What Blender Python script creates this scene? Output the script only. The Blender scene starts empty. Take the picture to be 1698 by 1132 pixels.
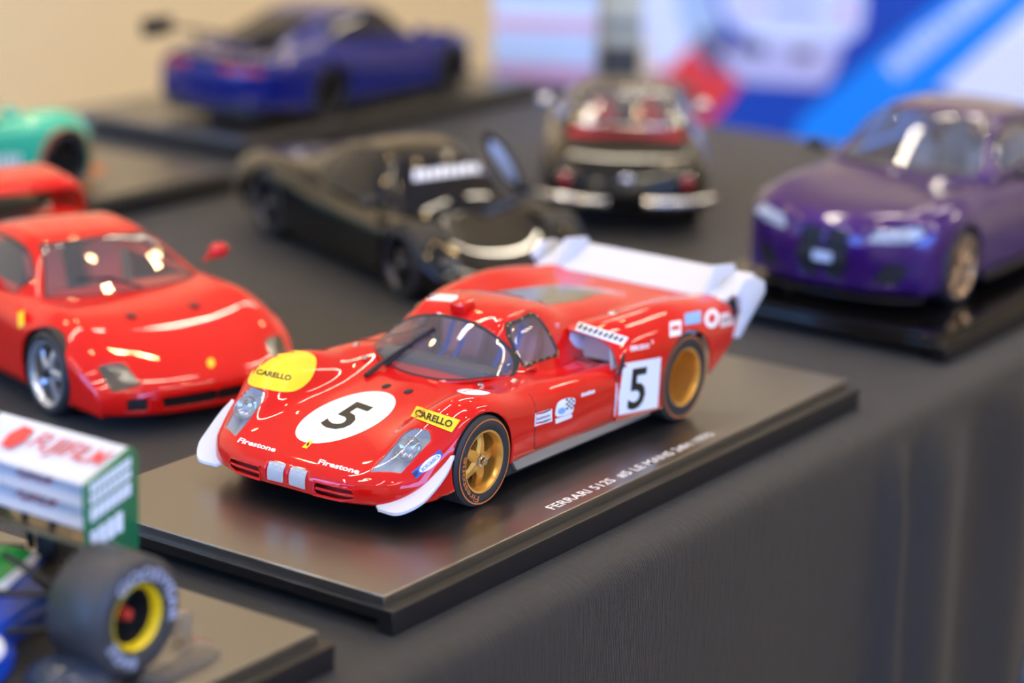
import bpy, bmesh, math, random
import numpy as np
from mathutils import Vector, Matrix
from mathutils.bvhtree import BVHTree

# ------------------------------------------------------------------ camera
S = 0.001                                   # everything is written in millimetres
W_PX, H_PX = 1698, 1132
FPX, YAW, PITCH, ROLL = 3970.86, 0.601609, -0.271894, 0.032131
CAM = np.array([-566.76, -435.48, 296.71])  # mm, table top is z = 0
_d = np.array([math.cos(YAW)*math.cos(PITCH), math.sin(YAW)*math.cos(PITCH), math.sin(PITCH)])
_r0 = np.array([math.sin(YAW), -math.cos(YAW), 0.0]); _u0 = np.cross(_r0, _d)
C_R = _r0*math.cos(ROLL) + _u0*math.sin(ROLL)
C_U = -_r0*math.sin(ROLL) + _u0*math.cos(ROLL)
C_D = _d
scene = bpy.context.scene
col = scene.collection
cam = bpy.data.cameras.new('camera'); cam_o = bpy.data.objects.new('camera', cam); col.objects.link(cam_o)
cam.sensor_width = 36.0; cam.sensor_fit = 'HORIZONTAL'; cam.lens = FPX/W_PX*36.0
cam.clip_start = 0.02; cam.clip_end = 60
m = Matrix.Identity(4)
for i in range(3):
    m[i][0] = C_R[i]; m[i][1] = C_U[i]; m[i][2] = -C_D[i]; m[i][3] = CAM[i]*S
cam_o.matrix_world = m
cam.dof.use_dof = True; cam.dof.focus_distance = 0.842; cam.dof.aperture_fstop = 5.0
cam.dof.aperture_blades = 0
scene.camera = cam_o
# ------------------------------------------------------------------ light and exposure
world = bpy.data.worlds.new('world'); scene.world = world; world.use_nodes = True
world.node_tree.nodes['Background'].inputs[0].default_value = (0.75, 0.82, 1.0, 1)
world.node_tree.nodes['Background'].inputs[1].default_value = 0.35
scene.view_settings.view_transform = 'Standard'; scene.view_settings.look = 'None'
scene.view_settings.exposure = -0.1; scene.view_settings.gamma = 1.0
scene.view_settings.use_curve_mapping = False
LAMP_E, SPOT_E, WINDOW_E = 57.0, 220.0, 11.5

# ------------------------------------------------------------------ helpers
def ray_dir(p):
    v = C_R*((p[0]-W_PX/2)/FPX) - C_U*((p[1]-H_PX/2)/FPX) + C_D
    return v/np.linalg.norm(v)
def px_plane(p, pt, n):
    d = ray_dir(p); n = np.array(n, float)
    return CAM + d*(((np.array(pt, float)-CAM)@n)/(d@n))
def lin(c):
    return tuple((x/255/12.92 if x/255 <= 0.04045 else ((x/255+0.055)/1.055)**2.4) for x in c)
MATS = {}
def mat(name, rgb, rough=0.5, metal=0.0, coat=0.0, ior=1.5, var=0.06, scale=120.0, bump=0.0, bscale=800.0, emit=0.0, sheen=0.0):
    if name in MATS: return MATS[name]
    M = bpy.data.materials.new(name); M.use_nodes = True
    nt = M.node_tree; b = nt.nodes['Principled BSDF']; N = nt.nodes.new; L = nt.links.new
    c = lin(rgb)
    tc = N('ShaderNodeTexCoord'); no = N('ShaderNodeTexNoise'); no.inputs['Scale'].default_value = scale; no.inputs['Detail'].default_value = 3
    L(tc.outputs['Object'], no.inputs['Vector'])
    mx = N('ShaderNodeMixRGB'); mx.inputs[1].default_value = (*[x*(1-var) for x in c], 1); mx.inputs[2].default_value = (*[min(1, x*(1+var)) for x in c], 1)
    L(no.outputs['Fac'], mx.inputs[0]); L(mx.outputs[0], b.inputs['Base Color'])
    b.inputs['Roughness'].default_value = rough; b.inputs['Metallic'].default_value = metal; b.inputs['IOR'].default_value = ior
    b.inputs['Coat Weight'].default_value = coat; b.inputs['Coat Roughness'].default_value = 0.03
    if coat >= 1.0: b.inputs['Specular IOR Level'].default_value = 0.05
    if sheen: b.inputs['Sheen Weight'].default_value = sheen
    if bump:
        n2 = N('ShaderNodeTexNoise'); n2.inputs['Scale'].default_value = bscale; n2.inputs['Detail'].default_value = 2
        L(tc.outputs['Object'], n2.inputs['Vector'])
        bp = N('ShaderNodeBump'); bp.inputs['Strength'].default_value = bump; bp.inputs['Distance'].default_value = 0.0004
        L(n2.outputs['Fac'], bp.inputs['Height']); L(bp.outputs[0], b.inputs['Normal'])
    if emit:
        b.inputs['Emission Color'].default_value = (*c, 1); b.inputs['Emission Strength'].default_value = emit
    MATS[name] = M
    return M
def glass(name, rgb, clear=0.85, rough=0.02, ior=1.5):
    if name in MATS: return MATS[name]
    M = bpy.data.materials.new(name); M.use_nodes = True
    nt = M.node_tree; nt.nodes.clear(); N = nt.nodes.new; L = nt.links.new
    out = N('ShaderNodeOutputMaterial'); t = N('ShaderNodeBsdfTransparent'); d = N('ShaderNodeBsdfDiffuse'); g = N('ShaderNodeBsdfGlossy'); fr = N('ShaderNodeFresnel')
    c = lin(rgb); no = N('ShaderNodeTexNoise'); no.inputs['Scale'].default_value = 60
    mx = N('ShaderNodeMixRGB'); mx.inputs[1].default_value = (*[x*.96 for x in c], 1); mx.inputs[2].default_value = (*c, 1); L(no.outputs['Fac'], mx.inputs[0])
    L(mx.outputs[0], t.inputs[0]); L(mx.outputs[0], d.inputs[0])
    g.inputs['Roughness'].default_value = rough; fr.inputs['IOR'].default_value = ior
    # a thin sheet: the same reflectance from either side
    ge = N('ShaderNodeNewGeometry'); mr = N('ShaderNodeMapRange'); mr.inputs['To Min'].default_value = ior; mr.inputs['To Max'].default_value = 1/ior
    L(ge.outputs['Backfacing'], mr.inputs['Value']); L(mr.outputs[0], fr.inputs['IOR'])
    a = N('ShaderNodeMixShader'); a.inputs[0].default_value = clear; L(d.outputs[0], a.inputs[1]); L(t.outputs[0], a.inputs[2])
    b = N('ShaderNodeMixShader'); L(fr.outputs[0], b.inputs[0]); L(a.outputs[0], b.inputs[1]); L(g.outputs[0], b.inputs[2])
    L(b.outputs[0], out.inputs[0])
    MATS[name] = M
    return M
def mk(name, VF, material, parent=None, smooth=40, solid=0.0):
    V, F = VF[0], VF[1]
    V = np.asarray(V, float)[:, :3]*S
    me = bpy.data.meshes.new(name); me.from_pydata(V.tolist(), [], [list(map(int, f)) for f in F]); me.update()
    if smooth:
        me.polygons.foreach_set('use_smooth', [True]*len(me.polygons)); me.set_sharp_from_angle(angle=math.radians(smooth))
    me.materials.append(material)
    o = bpy.data.objects.new(name, me); col.objects.link(o)
    if parent is not None: o.parent = parent
    if solid:
        md = o.modifiers.new('thickness', 'SOLIDIFY'); md.thickness = solid*S; md.offset = -1
    return o
def tag(o, label, cat, group=None, kind=None):
    o['label'] = label; o['category'] = cat
    if group: o['group'] = group
    if kind: o['kind'] = kind
    return o
def struct(o, label=None):
    o['kind'] = 'structure'
    if label: o['label'] = label
    return o
def thing(name, label, cat, loc, rz=0.0, group=None):
    o = bpy.data.objects.new(name, None); col.objects.link(o)
    o.location = [c*S for c in loc]; o.rotation_euler = (0, 0, rz); o.empty_display_size = 0.02
    return tag(o, label, cat, group)
def sub(name, parent, loc=(0, 0, 0), rz=0.0):
    o = bpy.data.objects.new(name, None); col.objects.link(o); o.parent = parent
    o.location = [c*S for c in loc]; o.rotation_euler = (0, 0, rz); o.empty_display_size = 0.01
    return o
def join(*ms):
    V, F, n = [], [], 0
    for v, f in ms:
        v = np.asarray(v, float)[:, :3]; V.append(v); F += [[i+n for i in q] for q in f]; n += len(v)
    return np.vstack(V), F
def shift(VF, t=(0, 0, 0), rz=0.0, ry=0.0, rx=0.0, s=1.0):
    V = np.asarray(VF[0], float)[:, :3]*s
    R = np.array((Matrix.Rotation(rz, 3, 'Z') @ Matrix.Rotation(ry, 3, 'Y') @ Matrix.Rotation(rx, 3, 'X')))
    return V @ R.T + np.array(t, float), VF[1]
def bm_out(bm):
    bm.verts.ensure_lookup_table(); V = np.array([v.co[:] for v in bm.verts]); F = [[v.index for v in f.verts] for f in bm.faces]
    bm.free(); return V, F
def box(x0, x1, y0, y1, z0, z1, r=0.0, seg=2):
    bm = bmesh.new(); bmesh.ops.create_cube(bm, size=1)
    for v in bm.verts:
        v.co = ((x0+x1)/2+v.co.x*(x1-x0), (y0+y1)/2+v.co.y*(y1-y0), (z0+z1)/2+v.co.z*(z1-z0))
    if r: bmesh.ops.bevel(bm, geom=bm.edges[:], offset=r, segments=seg, affect='EDGES', profile=0.5)
    bm.verts.index_update(); return bm_out(bm)
def prism(poly, ax, a0, a1, r=0.0):
    """polygon in the two axes other than ax, extruded from a0 to a1 along ax"""
    n = len(poly); V = []
    for a in (a0, a1):
        for p in poly:
            q = [p[0], p[1]]; q.insert(ax, a); V.append(q)
    F = [list(range(n))[::-1], [n+i for i in range(n)]] + [[i, (i+1) % n, n+(i+1) % n, n+i] for i in range(n)]
    bm = bmesh.new(); vs = [bm.verts.new(v) for v in V]
    for f in F: bm.faces.new([vs[i] for i in f])
    bmesh.ops.recalc_face_normals(bm, faces=bm.faces[:])
    if r: bmesh.ops.bevel(bm, geom=bm.edges[:], offset=r, segments=2, affect='EDGES', profile=0.5)
    bm.verts.index_update(); return bm_out(bm)
def lathe(prof, seg=40, axis='y', closed=False):
    V, F = [], []
    n = len(prof)
    for k in range(seg):
        a = 2*math.pi*k/seg
        for r, h in prof: V.append((r*math.sin(a), h, r*math.cos(a)) if axis == 'y' else (r*math.cos(a), r*math.sin(a), h))
    for k in range(seg):
        k2 = (k+1) % seg
        for i in range(n-1 if not closed else n):
            j = (i+1) % n; F.append([k*n+i, k2*n+i, k2*n+j, k*n+j])
    return np.array(V), F
def tube(path, r, seg=8):
    P = np.array(path, float); V, F = [], []
    up = np.array([0.1, 0.2, 1.0])
    rs = r if hasattr(r, '__len__') else [r]*len(P)
    for i in range(len(P)):
        t = P[min(i+1, len(P)-1)]-P[max(i-1, 0)]; t /= np.linalg.norm(t)
        a = np.cross(t, up); a /= np.linalg.norm(a); b = np.cross(t, a)
        for k in range(seg):
            w = 2*math.pi*k/seg; V.append(P[i]+rs[i]*(a*math.cos(w)+b*math.sin(w)))
    for i in range(len(P)-1):
        for k in range(seg):
            k2 = (k+1) % seg; F.append([i*seg+k, i*seg+k2, (i+1)*seg+k2, (i+1)*seg+k])
    F += [list(range(seg))[::-1], [(len(P)-1)*seg+k for k in range(seg)]]
    return np.array(V), F
def ball(c, r, sx=1, sy=1, sz=1, u=16, v=10):
    bm = bmesh.new(); bmesh.ops.create_uvsphere(bm, u_segments=u, v_segments=v, radius=r)
    for q in bm.verts: q.co = (c[0]+q.co.x*sx, c[1]+q.co.y*sy, c[2]+q.co.z*sz)
    bm.verts.index_update(); return bm_out(bm)
def basis(k, n):
    """Catmull-Rom sample matrix for k control points, n samples per span"""
    m = (k-1)*n+1; B = np.zeros((m, k))
    for s in range(m):
        i = min(s//n, k-2); t = s/n-i
        w = [-.5*t+t*t-.5*t**3, 1-2.5*t*t+1.5*t**3, .5*t+2*t*t-1.5*t**3, -.5*t*t+.5*t**3]
        for o, ww in zip((-1, 0, 1, 2), w):
            j = i+o
            if j < 0: B[s, 0] += 2*ww; B[s, 1] -= ww
            elif j > k-1: B[s, k-1] += 2*ww; B[s, k-2] -= ww
            else: B[s, j] += ww
    return B
def net(rows, nu, nv):
    """mirrored interpolating surface; rows of (x, y, z). Returns V (x y z u v) and quads"""
    P = np.array(rows, float); R, C, _ = P.shape
    Q = P[:, 1:][:, ::-1].copy(); Q[..., 1] *= -1
    P = np.concatenate([Q, P], 1)
    Bu, Bv = basis(R, nu), basis(2*C-1, nv)
    G = np.einsum('ai,ijk,bj->abk', Bu, P, Bv)
    a, b, _ = G.shape
    U, Vv = np.meshgrid(np.arange(a)/nu, np.arange(b)/nv-(C-1), indexing='ij')
    V = np.concatenate([G.reshape(-1, 3), U.reshape(-1, 1), Vv.reshape(-1, 1)], 1)
    F = [[i*b+j, (i+1)*b+j, (i+1)*b+j+1, i*b+j+1] for i in range(a-1) for j in range(b-1)]
    return V, F
def clip(VF, f):
    """split by f(V) = 0: returns (inside f < 0, outside)"""
    V, F = VF; V = np.asarray(V, float); val = f(V); val = np.where(np.abs(val) < 1e-7, 1e-7, val)
    ext, cache = [], {}
    def cut(i, j):
        k = (min(i, j), max(i, j))
        if k not in cache:
            t = val[i]/(val[i]-val[j]); ext.append(V[i]+(V[j]-V[i])*t); cache[k] = len(V)+len(ext)-1
        return cache[k]
    A, B = [], []
    for q in F:
        s = [val[i] < 0 for i in q]
        if all(s): A.append(q); continue
        if not any(s): B.append(q); continue
        pa, pb = [], []
        for n in range(len(q)):
            i, j = q[n], q[(n+1) % len(q)]
            (pa if s[n] else pb).append(i)
            if s[n] != s[(n+1) % len(q)]:
                c = cut(i, j); pa.append(c); pb.append(c)
        if len(pa) > 2: A.append(pa)
        if len(pb) > 2: B.append(pb)
    VV = np.vstack([V]+[np.array(ext)]) if ext else V
    def pack(FF):
        ids = sorted({i for q in FF for i in q}); mp = {i: n for n, i in enumerate(ids)}
        return VV[ids] if ids else np.zeros((0, V.shape[1])), [[mp[i] for i in q] for q in FF]
    return pack(A), pack(B)
def poly_sd(poly, a, b):
    """signed function of a convex polygon (any winding) in coordinates a, b; < 0 inside"""
    P = np.array(poly, float); ar = sum(P[i][0]*P[(i+1) % len(P)][1]-P[(i+1) % len(P)][0]*P[i][1] for i in range(len(P)))
    if ar < 0: P = P[::-1]
    out = np.full(a.shape, -1e9)
    for i in range(len(P)):
        p, q = P[i], P[(i+1) % len(P)]; e = q-p; L = math.hypot(*e)
        out = np.maximum(out, ((a-p[0])*e[1]-(b-p[1])*e[0])/L)
    return out
def normals(VF):
    V = np.asarray(VF[0])[:, :3]; N = np.zeros_like(V)
    for q in VF[1]:
        n = np.cross(V[q[2]]-V[q[0]], V[q[-1]]-V[q[1] if len(q) > 3 else q[0]])
        for i in q: N[i] += n
    return N/np.maximum(np.linalg.norm(N, axis=1), 1e-9)[:, None]
def offset(VF, d):
    V = np.asarray(VF[0], float)[:, :3]; return V+normals(VF)*d, VF[1]
def text_mesh(s, bold=0.0, shear=0.0, sub_cuts=1):
    """triangles of a line of text, scaled to the unit square"""
    c = bpy.data.curves.new('t', 'FONT'); c.body = s; c.size = 1; c.offset = bold; c.shear = shear; c.resolution_u = 3
    o = bpy.data.objects.new('t', c); col.objects.link(o)
    dg = bpy.context.evaluated_depsgraph_get(); dg.update()
    me = bpy.data.meshes.new_from_object(o.evaluated_get(dg))
    bm = bmesh.new(); bm.from_mesh(me); bmesh.ops.triangulate(bm, faces=bm.faces[:])
    if sub_cuts: bmesh.ops.subdivide_edges(bm, edges=bm.edges[:], cuts=sub_cuts, use_grid_fill=True); bmesh.ops.triangulate(bm, faces=bm.faces[:])
    bm.verts.index_update(); V, F = bm_out(bm)
    bpy.data.objects.remove(o); bpy.data.curves.remove(c); bpy.data.meshes.remove(me)
    mn, mx = V.min(0), V.max(0); V = (V-mn)/np.maximum(mx-mn, 1e-9)
    return V, F
class Skin:
    """decals laid on a car's body: photo pixels are cast onto the real surface"""
    def __init__(self, VF, root_loc, rz=0.0):
        self.o = np.array(root_loc, float); self.rz = rz
        self.t = BVHTree.FromPolygons([tuple(v[:3]) for v in VF[0]], VF[1])
    def loc(self, v, point=True):
        v = np.array(v, float)-(self.o if point else 0); c, s = math.cos(-self.rz), math.sin(-self.rz)
        return Vector((v[0]*c-v[1]*s, v[0]*s+v[1]*c, v[2]))
    def at(self, p, off):
        o, d = self.loc(CAM), self.loc(ray_dir(p), False)
        h = self.t.ray_cast(o, d)
        if h[0] is None:
            h = self.t.find_nearest(o+d*900)
        n = h[1] if h[1].dot(d) < 0 else -h[1]
        return np.array(h[0]+n*off)
    def dirn(self, p, d, off):
        h = self.t.ray_cast(Vector(p), Vector(d))
        if h[0] is None: h = self.t.find_nearest(Vector(p))
        n = h[1] if h[1].dot(Vector(d)) < 0 else -h[1]
        return np.array(h[0]+n*off)
    def quad(self, c, off=0.12, n=(10, 6)):
        c = np.array(c, float); V, F = [], []
        for j in range(n[1]+1):
            for i in range(n[0]+1):
                u, v = i/n[0], j/n[1]; p = (c[0]*(1-u)+c[1]*u)*(1-v)+(c[3]*(1-u)+c[2]*u)*v
                V.append(self.at(p, off))
        w = n[0]+1
        for j in range(n[1]):
            for i in range(n[0]): F.append([j*w+i, (j+1)*w+i, (j+1)*w+i+1, j*w+i+1])
        return np.array(V), F
    def blob(self, outline, off=0.12, rings=6):
        P = np.array(outline, float); c = P.mean(0); V, F = [self.at(c, off)], []
        n = len(P)
        for k in range(1, rings+1):
            for p in P: V.append(self.at(c+(p-c)*k/rings, off))
        for i in range(n): F.append([0, 1+i, 1+(i+1) % n])
        for k in range(rings-1):
            a, b = 1+k*n, 1+(k+1)*n
            for i in range(n): F.append([a+i, b+i, b+(i+1) % n, a+(i+1) % n])
        return np.array(V), F
    def strokes(self, c, n, off=0.25, fill=.62):
        c = np.array(c, float); ms = []
        for i in range(n):
            u0, u1 = i/n, (i+fill)/n; q = lambda u, v: (c[0]*(1-u)+c[1]*u)*(1-v)+(c[3]*(1-u)+c[2]*u)*v
            lo = .12 if i % 3 else 0.0
            ms.append(self.quad([q(u0+.15/n, lo), q(u1+.15/n, lo), q(u1, 1), q(u0, 1)], off, (1, 2)))
        return join(*ms)
    def text(self, s, c, off=0.2, bold=0.0, shear=0.0, cuts=1):
        T, F = text_mesh(s, bold, shear, cuts); c = np.array(c, float); V = []
        for q in T:
            u, v = q[0], 1-q[1]; p = (c[0]*(1-u)+c[1]*u)*(1-v)+(c[3]*(1-u)+c[2]*u)*v
            V.append(self.at(p, off))
        return np.array(V), F
def smooth_outline(pts, n=6):
    P = np.array(pts, float); k = len(P); out = []
    for i in range(k):
        a, b, c, d = P[i-1], P[i], P[(i+1) % k], P[(i+2) % k]
        for t in np.arange(n)/n:
            out.append(.5*((2*b)+(-a+c)*t+(2*a-5*b+4*c-d)*t*t+(-a+3*b-3*c+d)*t**3))
    return out
def flat_text(s, p0, ux, uy, length, height, bold=0.02, shear=0.0):
    V, F = text_mesh(s, bold, shear, 0); p0, ux, uy = map(lambda a: np.array(a, float), (p0, ux, uy))
    return p0+V[:, :1]*ux*length+V[:, 1:2]*uy*height, F

# ------------------------------------------------------------------ materials
M_BLACK = mat('satin black plastic', (22, 21, 22), 0.35, ior=1.5, bump=0.02)
M_PLATE = mat('black grained display plate', (18, 16, 14), 0.28, ior=3.8, bump=0.03, bscale=2200)
M_RED = mat('red lacquer', (208, 12, 9), 0.4, coat=1.0, var=0.03)
M_REDF = mat('red lacquer of the wedge car', (214, 15, 9), 0.4, coat=1.0, var=0.03)
M_WHITE = mat('white lacquer', (206, 208, 216), 0.35, coat=0.3, var=0.02)
M_PRINTW = mat('white print', (238, 238, 240), 0.4, var=0.02)
M_PRINTK = mat('black print', (24, 22, 22), 0.4)
M_YELLOW = mat('yellow print', (250, 205, 20), 0.4, coat=0.15, var=0.03)
M_BLUEP = mat('blue print', (20, 84, 180), 0.35)
M_REDP = mat('red print', (205, 40, 40), 0.4)
M_PALEB = mat('pale blue print', (130, 175, 225), 0.4)
M_ORANGEP = mat('orange print', (196, 110, 52), 0.5)
M_TYRE = mat('black rubber', (38, 37, 39), 0.62, bump=0.1, bscale=1500)
M_GOLD = mat('gold paint', (222, 164, 74), 0.28, metal=0.6, coat=0.4)
M_CHROME = mat('chrome', (225, 225, 228), 0.08, metal=1.0)
M_SILVER = mat('silver paint', (176, 170, 160), 0.35, metal=0.6)
M_DARK = mat('dark interior plastic', (26, 25, 27), 0.6)
M_GREY = mat('grey lamp bucket', (208, 211, 218), 0.35, metal=0.1)
M_SEATR = mat('red seat fabric', (232, 84, 70), 0.7)
M_SEATM = mat('mauve seat shell', (230, 148, 156), 0.5)
M_SEATG = mat('pale grey seat leather', (150, 156, 170), 0.6)
M_BELT = mat('blue belt webbing', (48, 96, 205), 0.6)
M_GLASS = glass('clear glass', (238, 234, 232), 0.93, .02, 1.7)
M_SMOKE = glass('smoked glass', (88, 84, 88), 0.8)
M_DKGLASS = glass('dark tinted glass', (40, 38, 40), 0.6)
M_LENS = glass('clear lamp lens', (235, 238, 242), 0.92, 0.04)
M_PERSPEX = glass('clear moulded plastic', (232, 228, 222), 0.9, 0.05)
# ------------------------------------------------------------------ the room
M_WALL = mat('cream wall paint', (246, 226, 182), 0.8, var=0.03, scale=2)
M_CEIL = mat('white ceiling paint', (225, 215, 195), 0.9, scale=2)
M_FLOOR = mat('grey beige floor', (150, 138, 120), 0.6, scale=3)
M_LAMP = mat('warm lamp diffuser', (255, 240, 214), 0.5, emit=LAMP_E)
M_SKYP = mat('daylit window pane', (118, 172, 255), 0.4, emit=WINDOW_E)
RX0, RX1, RY0, RY1, RZ0, RZ1 = -3200, 3700, -3200, 2250, -750, 2000
struct(mk('floor', box(RX0, RX1, RY0, RY1, RZ0-50, RZ0), M_FLOOR, smooth=0))
struct(mk('ceiling', box(RX0, RX1, RY0, RY1, RZ1, RZ1+50), M_CEIL, smooth=0))
struct(mk('wall_back', box(RX0, RX1, RY1, RY1+60, RZ0, RZ1), M_WALL, smooth=0))
struct(mk('wall_right', box(RX1, RX1+60, RY0, RY1, RZ0, RZ1), M_WALL, smooth=0))
struct(mk('wall_left', box(RX0-60, RX0, RY0, RY1, RZ0, RZ1), M_WALL, smooth=0))
struct(mk('wall_front', box(RX0, RX1, RY0-60, RY0, RZ0, RZ1), M_WALL, smooth=0))
struct(mk('baseboard_back', box(RX0, RX1, RY1-14, RY1, RZ0, RZ0+90), M_WHITE, smooth=0))
def window(n, face, c0, c1, z0, z1):
    """window on the left (x) or front (y) wall: frame, four bars and panes of daylight"""
    def b(a0, a1, zz0, zz1, t0, t1):
        return box(RX0+t0, RX0+t1, a0, a1, zz0, zz1) if face == 'x' else box(a0, a1, RY0+t0, RY0+t1, zz0, zz1)
    fr = struct(mk('window_%d' % n, join(b(c0-60, c1+60, z1, z1+60, 0, 50), b(c0-60, c1+60, z0-60, z0, 0, 70),
                   b(c0-60, c0, z0, z1, 0, 50), b(c1, c1+60, z0, z1, 0, 50)), M_WHITE, smooth=0))
    k = 3
    for i in range(k):
        a0 = c0+(c1-c0)*i/k; a1 = c0+(c1-c0)*(i+1)/k
        mk('pane', b(a0+(15 if i else 0), a1-(15 if i < k-1 else 0), z0, z1, 4, 12), M_SKYP, fr, smooth=0)
        if i: mk('mullion', b(a0-15, a0+15, z0, z1, 0, 45), M_WHITE, fr, smooth=0)
window(1, 'x', 150, 2150, -100, 1500)
window(2, 'y', -2200, 300, 50, 1500)
for i, (lx, ly) in enumerate([(a, b) for a in (-1500, 400, 2300) for b in (-1500, -250, 1000)]):
    t = thing('ceiling_lamp', 'long warm strip lamp fixed to the ceiling above the tables', 'lamp', (lx, ly, RZ1), 0, 'strip lamps on the ceiling')
    mk('housing', box(-650, 650, -60, 60, -40, 0, 4), M_WHITE, t)
    mk('diffuser', box(-640, 640, -22, 22, -46, -40), M_LAMP, t, smooth=0)

M_SPOT = mat('bright spot lamp', (255, 214, 150), 0.5, emit=SPOT_E)
for i, (lx, ly) in enumerate([(-1000, -900), (700, -900), (-1000, 400), (100, 400), (1100, 400), (2000, 400), (-300, 1600), (700, 1600), (1700, 1600)]):
    t = thing('ceiling_spot', 'small round warm spot lamp set between the strip lamps', 'lamp', (lx, ly, RZ1), 0, 'spot lamps on the ceiling')
    mk('collar', lathe([(30, 0), (52, 0), (52, -10), (46, -16), (34, -14)], 24, 'z'), M_WHITE, t)
    mk('lamp_face', lathe([(.1, -9), (34, -9)], 24, 'z'), M_SPOT, t, smooth=0)

# ------------------------------------------------------------------ the black cloth
def cloth_material():
    M = bpy.data.materials.new('black woven cloth'); M.use_nodes = True; nt = M.node_tree
    b = nt.nodes['Principled BSDF']; N = nt.nodes.new; L = nt.links.new
    tc = N('ShaderNodeTexCoord'); sep = N('ShaderNodeSeparateXYZ'); L(tc.outputs['Object'], sep.inputs[0])
    add = N('ShaderNodeMath'); add.operation = 'ADD'; L(sep.outputs['Y'], add.inputs[0]); L(sep.outputs['Z'], add.inputs[1])
    cmb = N('ShaderNodeCombineXYZ'); L(sep.outputs['X'], cmb.inputs['X']); L(add.outputs[0], cmb.inputs['Y'])
    def wave(d, sc):
        w = N('ShaderNodeTexWave'); w.bands_direction = d; w.inputs['Scale'].default_value = sc; w.inputs['Distortion'].default_value = 1.2
        w.inputs['Detail'].default_value = 1; w.inputs['Detail Scale'].default_value = 0.6; L(cmb.outputs[0], w.inputs['Vector']); return w
    w1, w2 = wave('X', 300), wave('Y', 300)
    mu = N('ShaderNodeMath'); mu.operation = 'MULTIPLY'; L(w1.outputs['Fac'], mu.inputs[0]); L(w2.outputs['Fac'], mu.inputs[1])
    mp = N('ShaderNodeMapping'); mp.inputs['Scale'].default_value = (900, 60, 1); L(cmb.outputs[0], mp.inputs[0])
    no = N('ShaderNodeTexNoise'); no.inputs['Scale'].default_value = 1.0; no.inputs['Detail'].default_value = 3; L(mp.outputs[0], no.inputs['Vector'])
    ramp = N('ShaderNodeMixRGB'); ramp.inputs[1].default_value = (*lin((12, 11, 10)), 1); ramp.inputs[2].default_value = (*lin((28, 26, 25)), 1)
    mm = N('ShaderNodeMath'); mm.operation = 'MULTIPLY_ADD'; L(mu.outputs[0], mm.inputs[0]); mm.inputs[1].default_value = 0.5; L(no.outputs['Fac'], mm.inputs[2])
    L(mm.outputs[0], ramp.inputs[0]); L(ramp.outputs[0], b.inputs['Base Color'])
    bp = N('ShaderNodeBump'); bp.inputs['Strength'].default_value = 1.0; bp.inputs['Distance'].default_value = 0.0005
    L(mm.outputs[0], bp.inputs['Height']); L(bp.outputs[0], b.inputs['Normal'])
    b.inputs['Roughness'].default_value = 0.5; b.inputs['Sheen Weight'].default_value = 0.1; b.inputs['Sheen Roughness'].default_value = 0.4
    return M
M_CLOTH = cloth_material()
def draped_cloth(name, x0, x1, y0, y1, label, folds, seed, step=6.0):
    rnd = random.Random(seed); R = 26.0
    P, Nn, fx = [], [], []
    def seg(a, b, n):
        L = math.hypot(b[0]-a[0], b[1]-a[1]); k = max(2, int(L/step))
        for i in range(k): P.append((a[0]+(b[0]-a[0])*i/k, a[1]+(b[1]-a[1])*i/k)); Nn.append(n)
    def arc(c, a0):
        for i in range(8):
            a = math.radians(a0+90*i/8); P.append((c[0]+R*math.cos(a), c[1]+R*math.sin(a))); Nn.append((math.cos(a), math.sin(a)))
    seg((x0+R, y0), (x1-R, y0), (0, -1)); arc((x1-R, y0+R), -90)
    seg((x1, y0+R), (x1, y1-R), (1, 0)); arc((x1-R, y1-R), 0)
    seg((x1-R, y1), (x0+R, y1), (0, 1)); arc((x0+R, y1-R), 90)
    seg((x0, y1-R), (x0, y0+R), (-1, 0)); arc((x0+R, y0+R), 180)
    P = np.array(P); Nn = np.array(Nn); n = len(P)
    s = np.cumsum(np.r_[0, np.linalg.norm(np.diff(P, axis=0), axis=1)])
    ph = [rnd.random()*6 for _ in range(3)]
    front = (Nn[:, 1] < -0.9)
    w = 0.5*np.sin(s/52+ph[0])+0.35*np.sin(s/23+ph[1])+0.3*np.sin(s/95+ph[2])
    calm = np.where(front & (P[:, 0] < 290) & (P[:, 0] > -400), 0.18, 1.0)
    ridge = np.zeros(n)
    for fxp, wd, am in folds: ridge += np.where(front, am*np.exp(-((P[:, 0]-fxp)/wd)**2), 0)
    rows = []
    for inset, z in ((24, 0), (14, 0), (9, -0.4), (5, -1.6), (2, -4), (0.5, -7.5), (0, -12)): rows.append(np.c_[P-Nn*inset, np.full(n, z)])
    for z in np.r_[np.linspace(-18, -110, 14), np.linspace(-130, -742, 22)]:
        t = min(1, -z/420)
        off = (w*calm*13*t**0.8+ridge*min(1, (-z/40))**0.6*9+2.2*t)
        rows.append(np.c_[P+Nn*off[:, None], np.full(n, z)])
    V = np.vstack(rows+[np.array([[(x0+x1)/2, (y0+y1)/2, 0.0]])]); F = [[len(V)-1, i, (i+1) % n] for i in range(n)]
    for k in range(len(rows)-1):
        for i in range(n): j = (i+1) % n; F.append([k*n+j, k*n+i, (k+1)*n+i, (k+1)*n+j])
    return tag(mk(name, (V, F), M_CLOTH, smooth=60), label, 'tablecloth')
draped_cloth('tablecloth', -950, 872, -27, 742, 'long black woven tablecloth with hanging folds under the model cars', [(316, 9, .8), (334, 14, -.5), (362, 22, .6), (404, 24, -.4), (446, 22, .8), (500, 30, .5)], 3)
draped_cloth('tablecloth', 902, 1015, 476, 622, 'black tablecloth on the small table beyond, carrying striped boxes', [], 5, 20.0)

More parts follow.
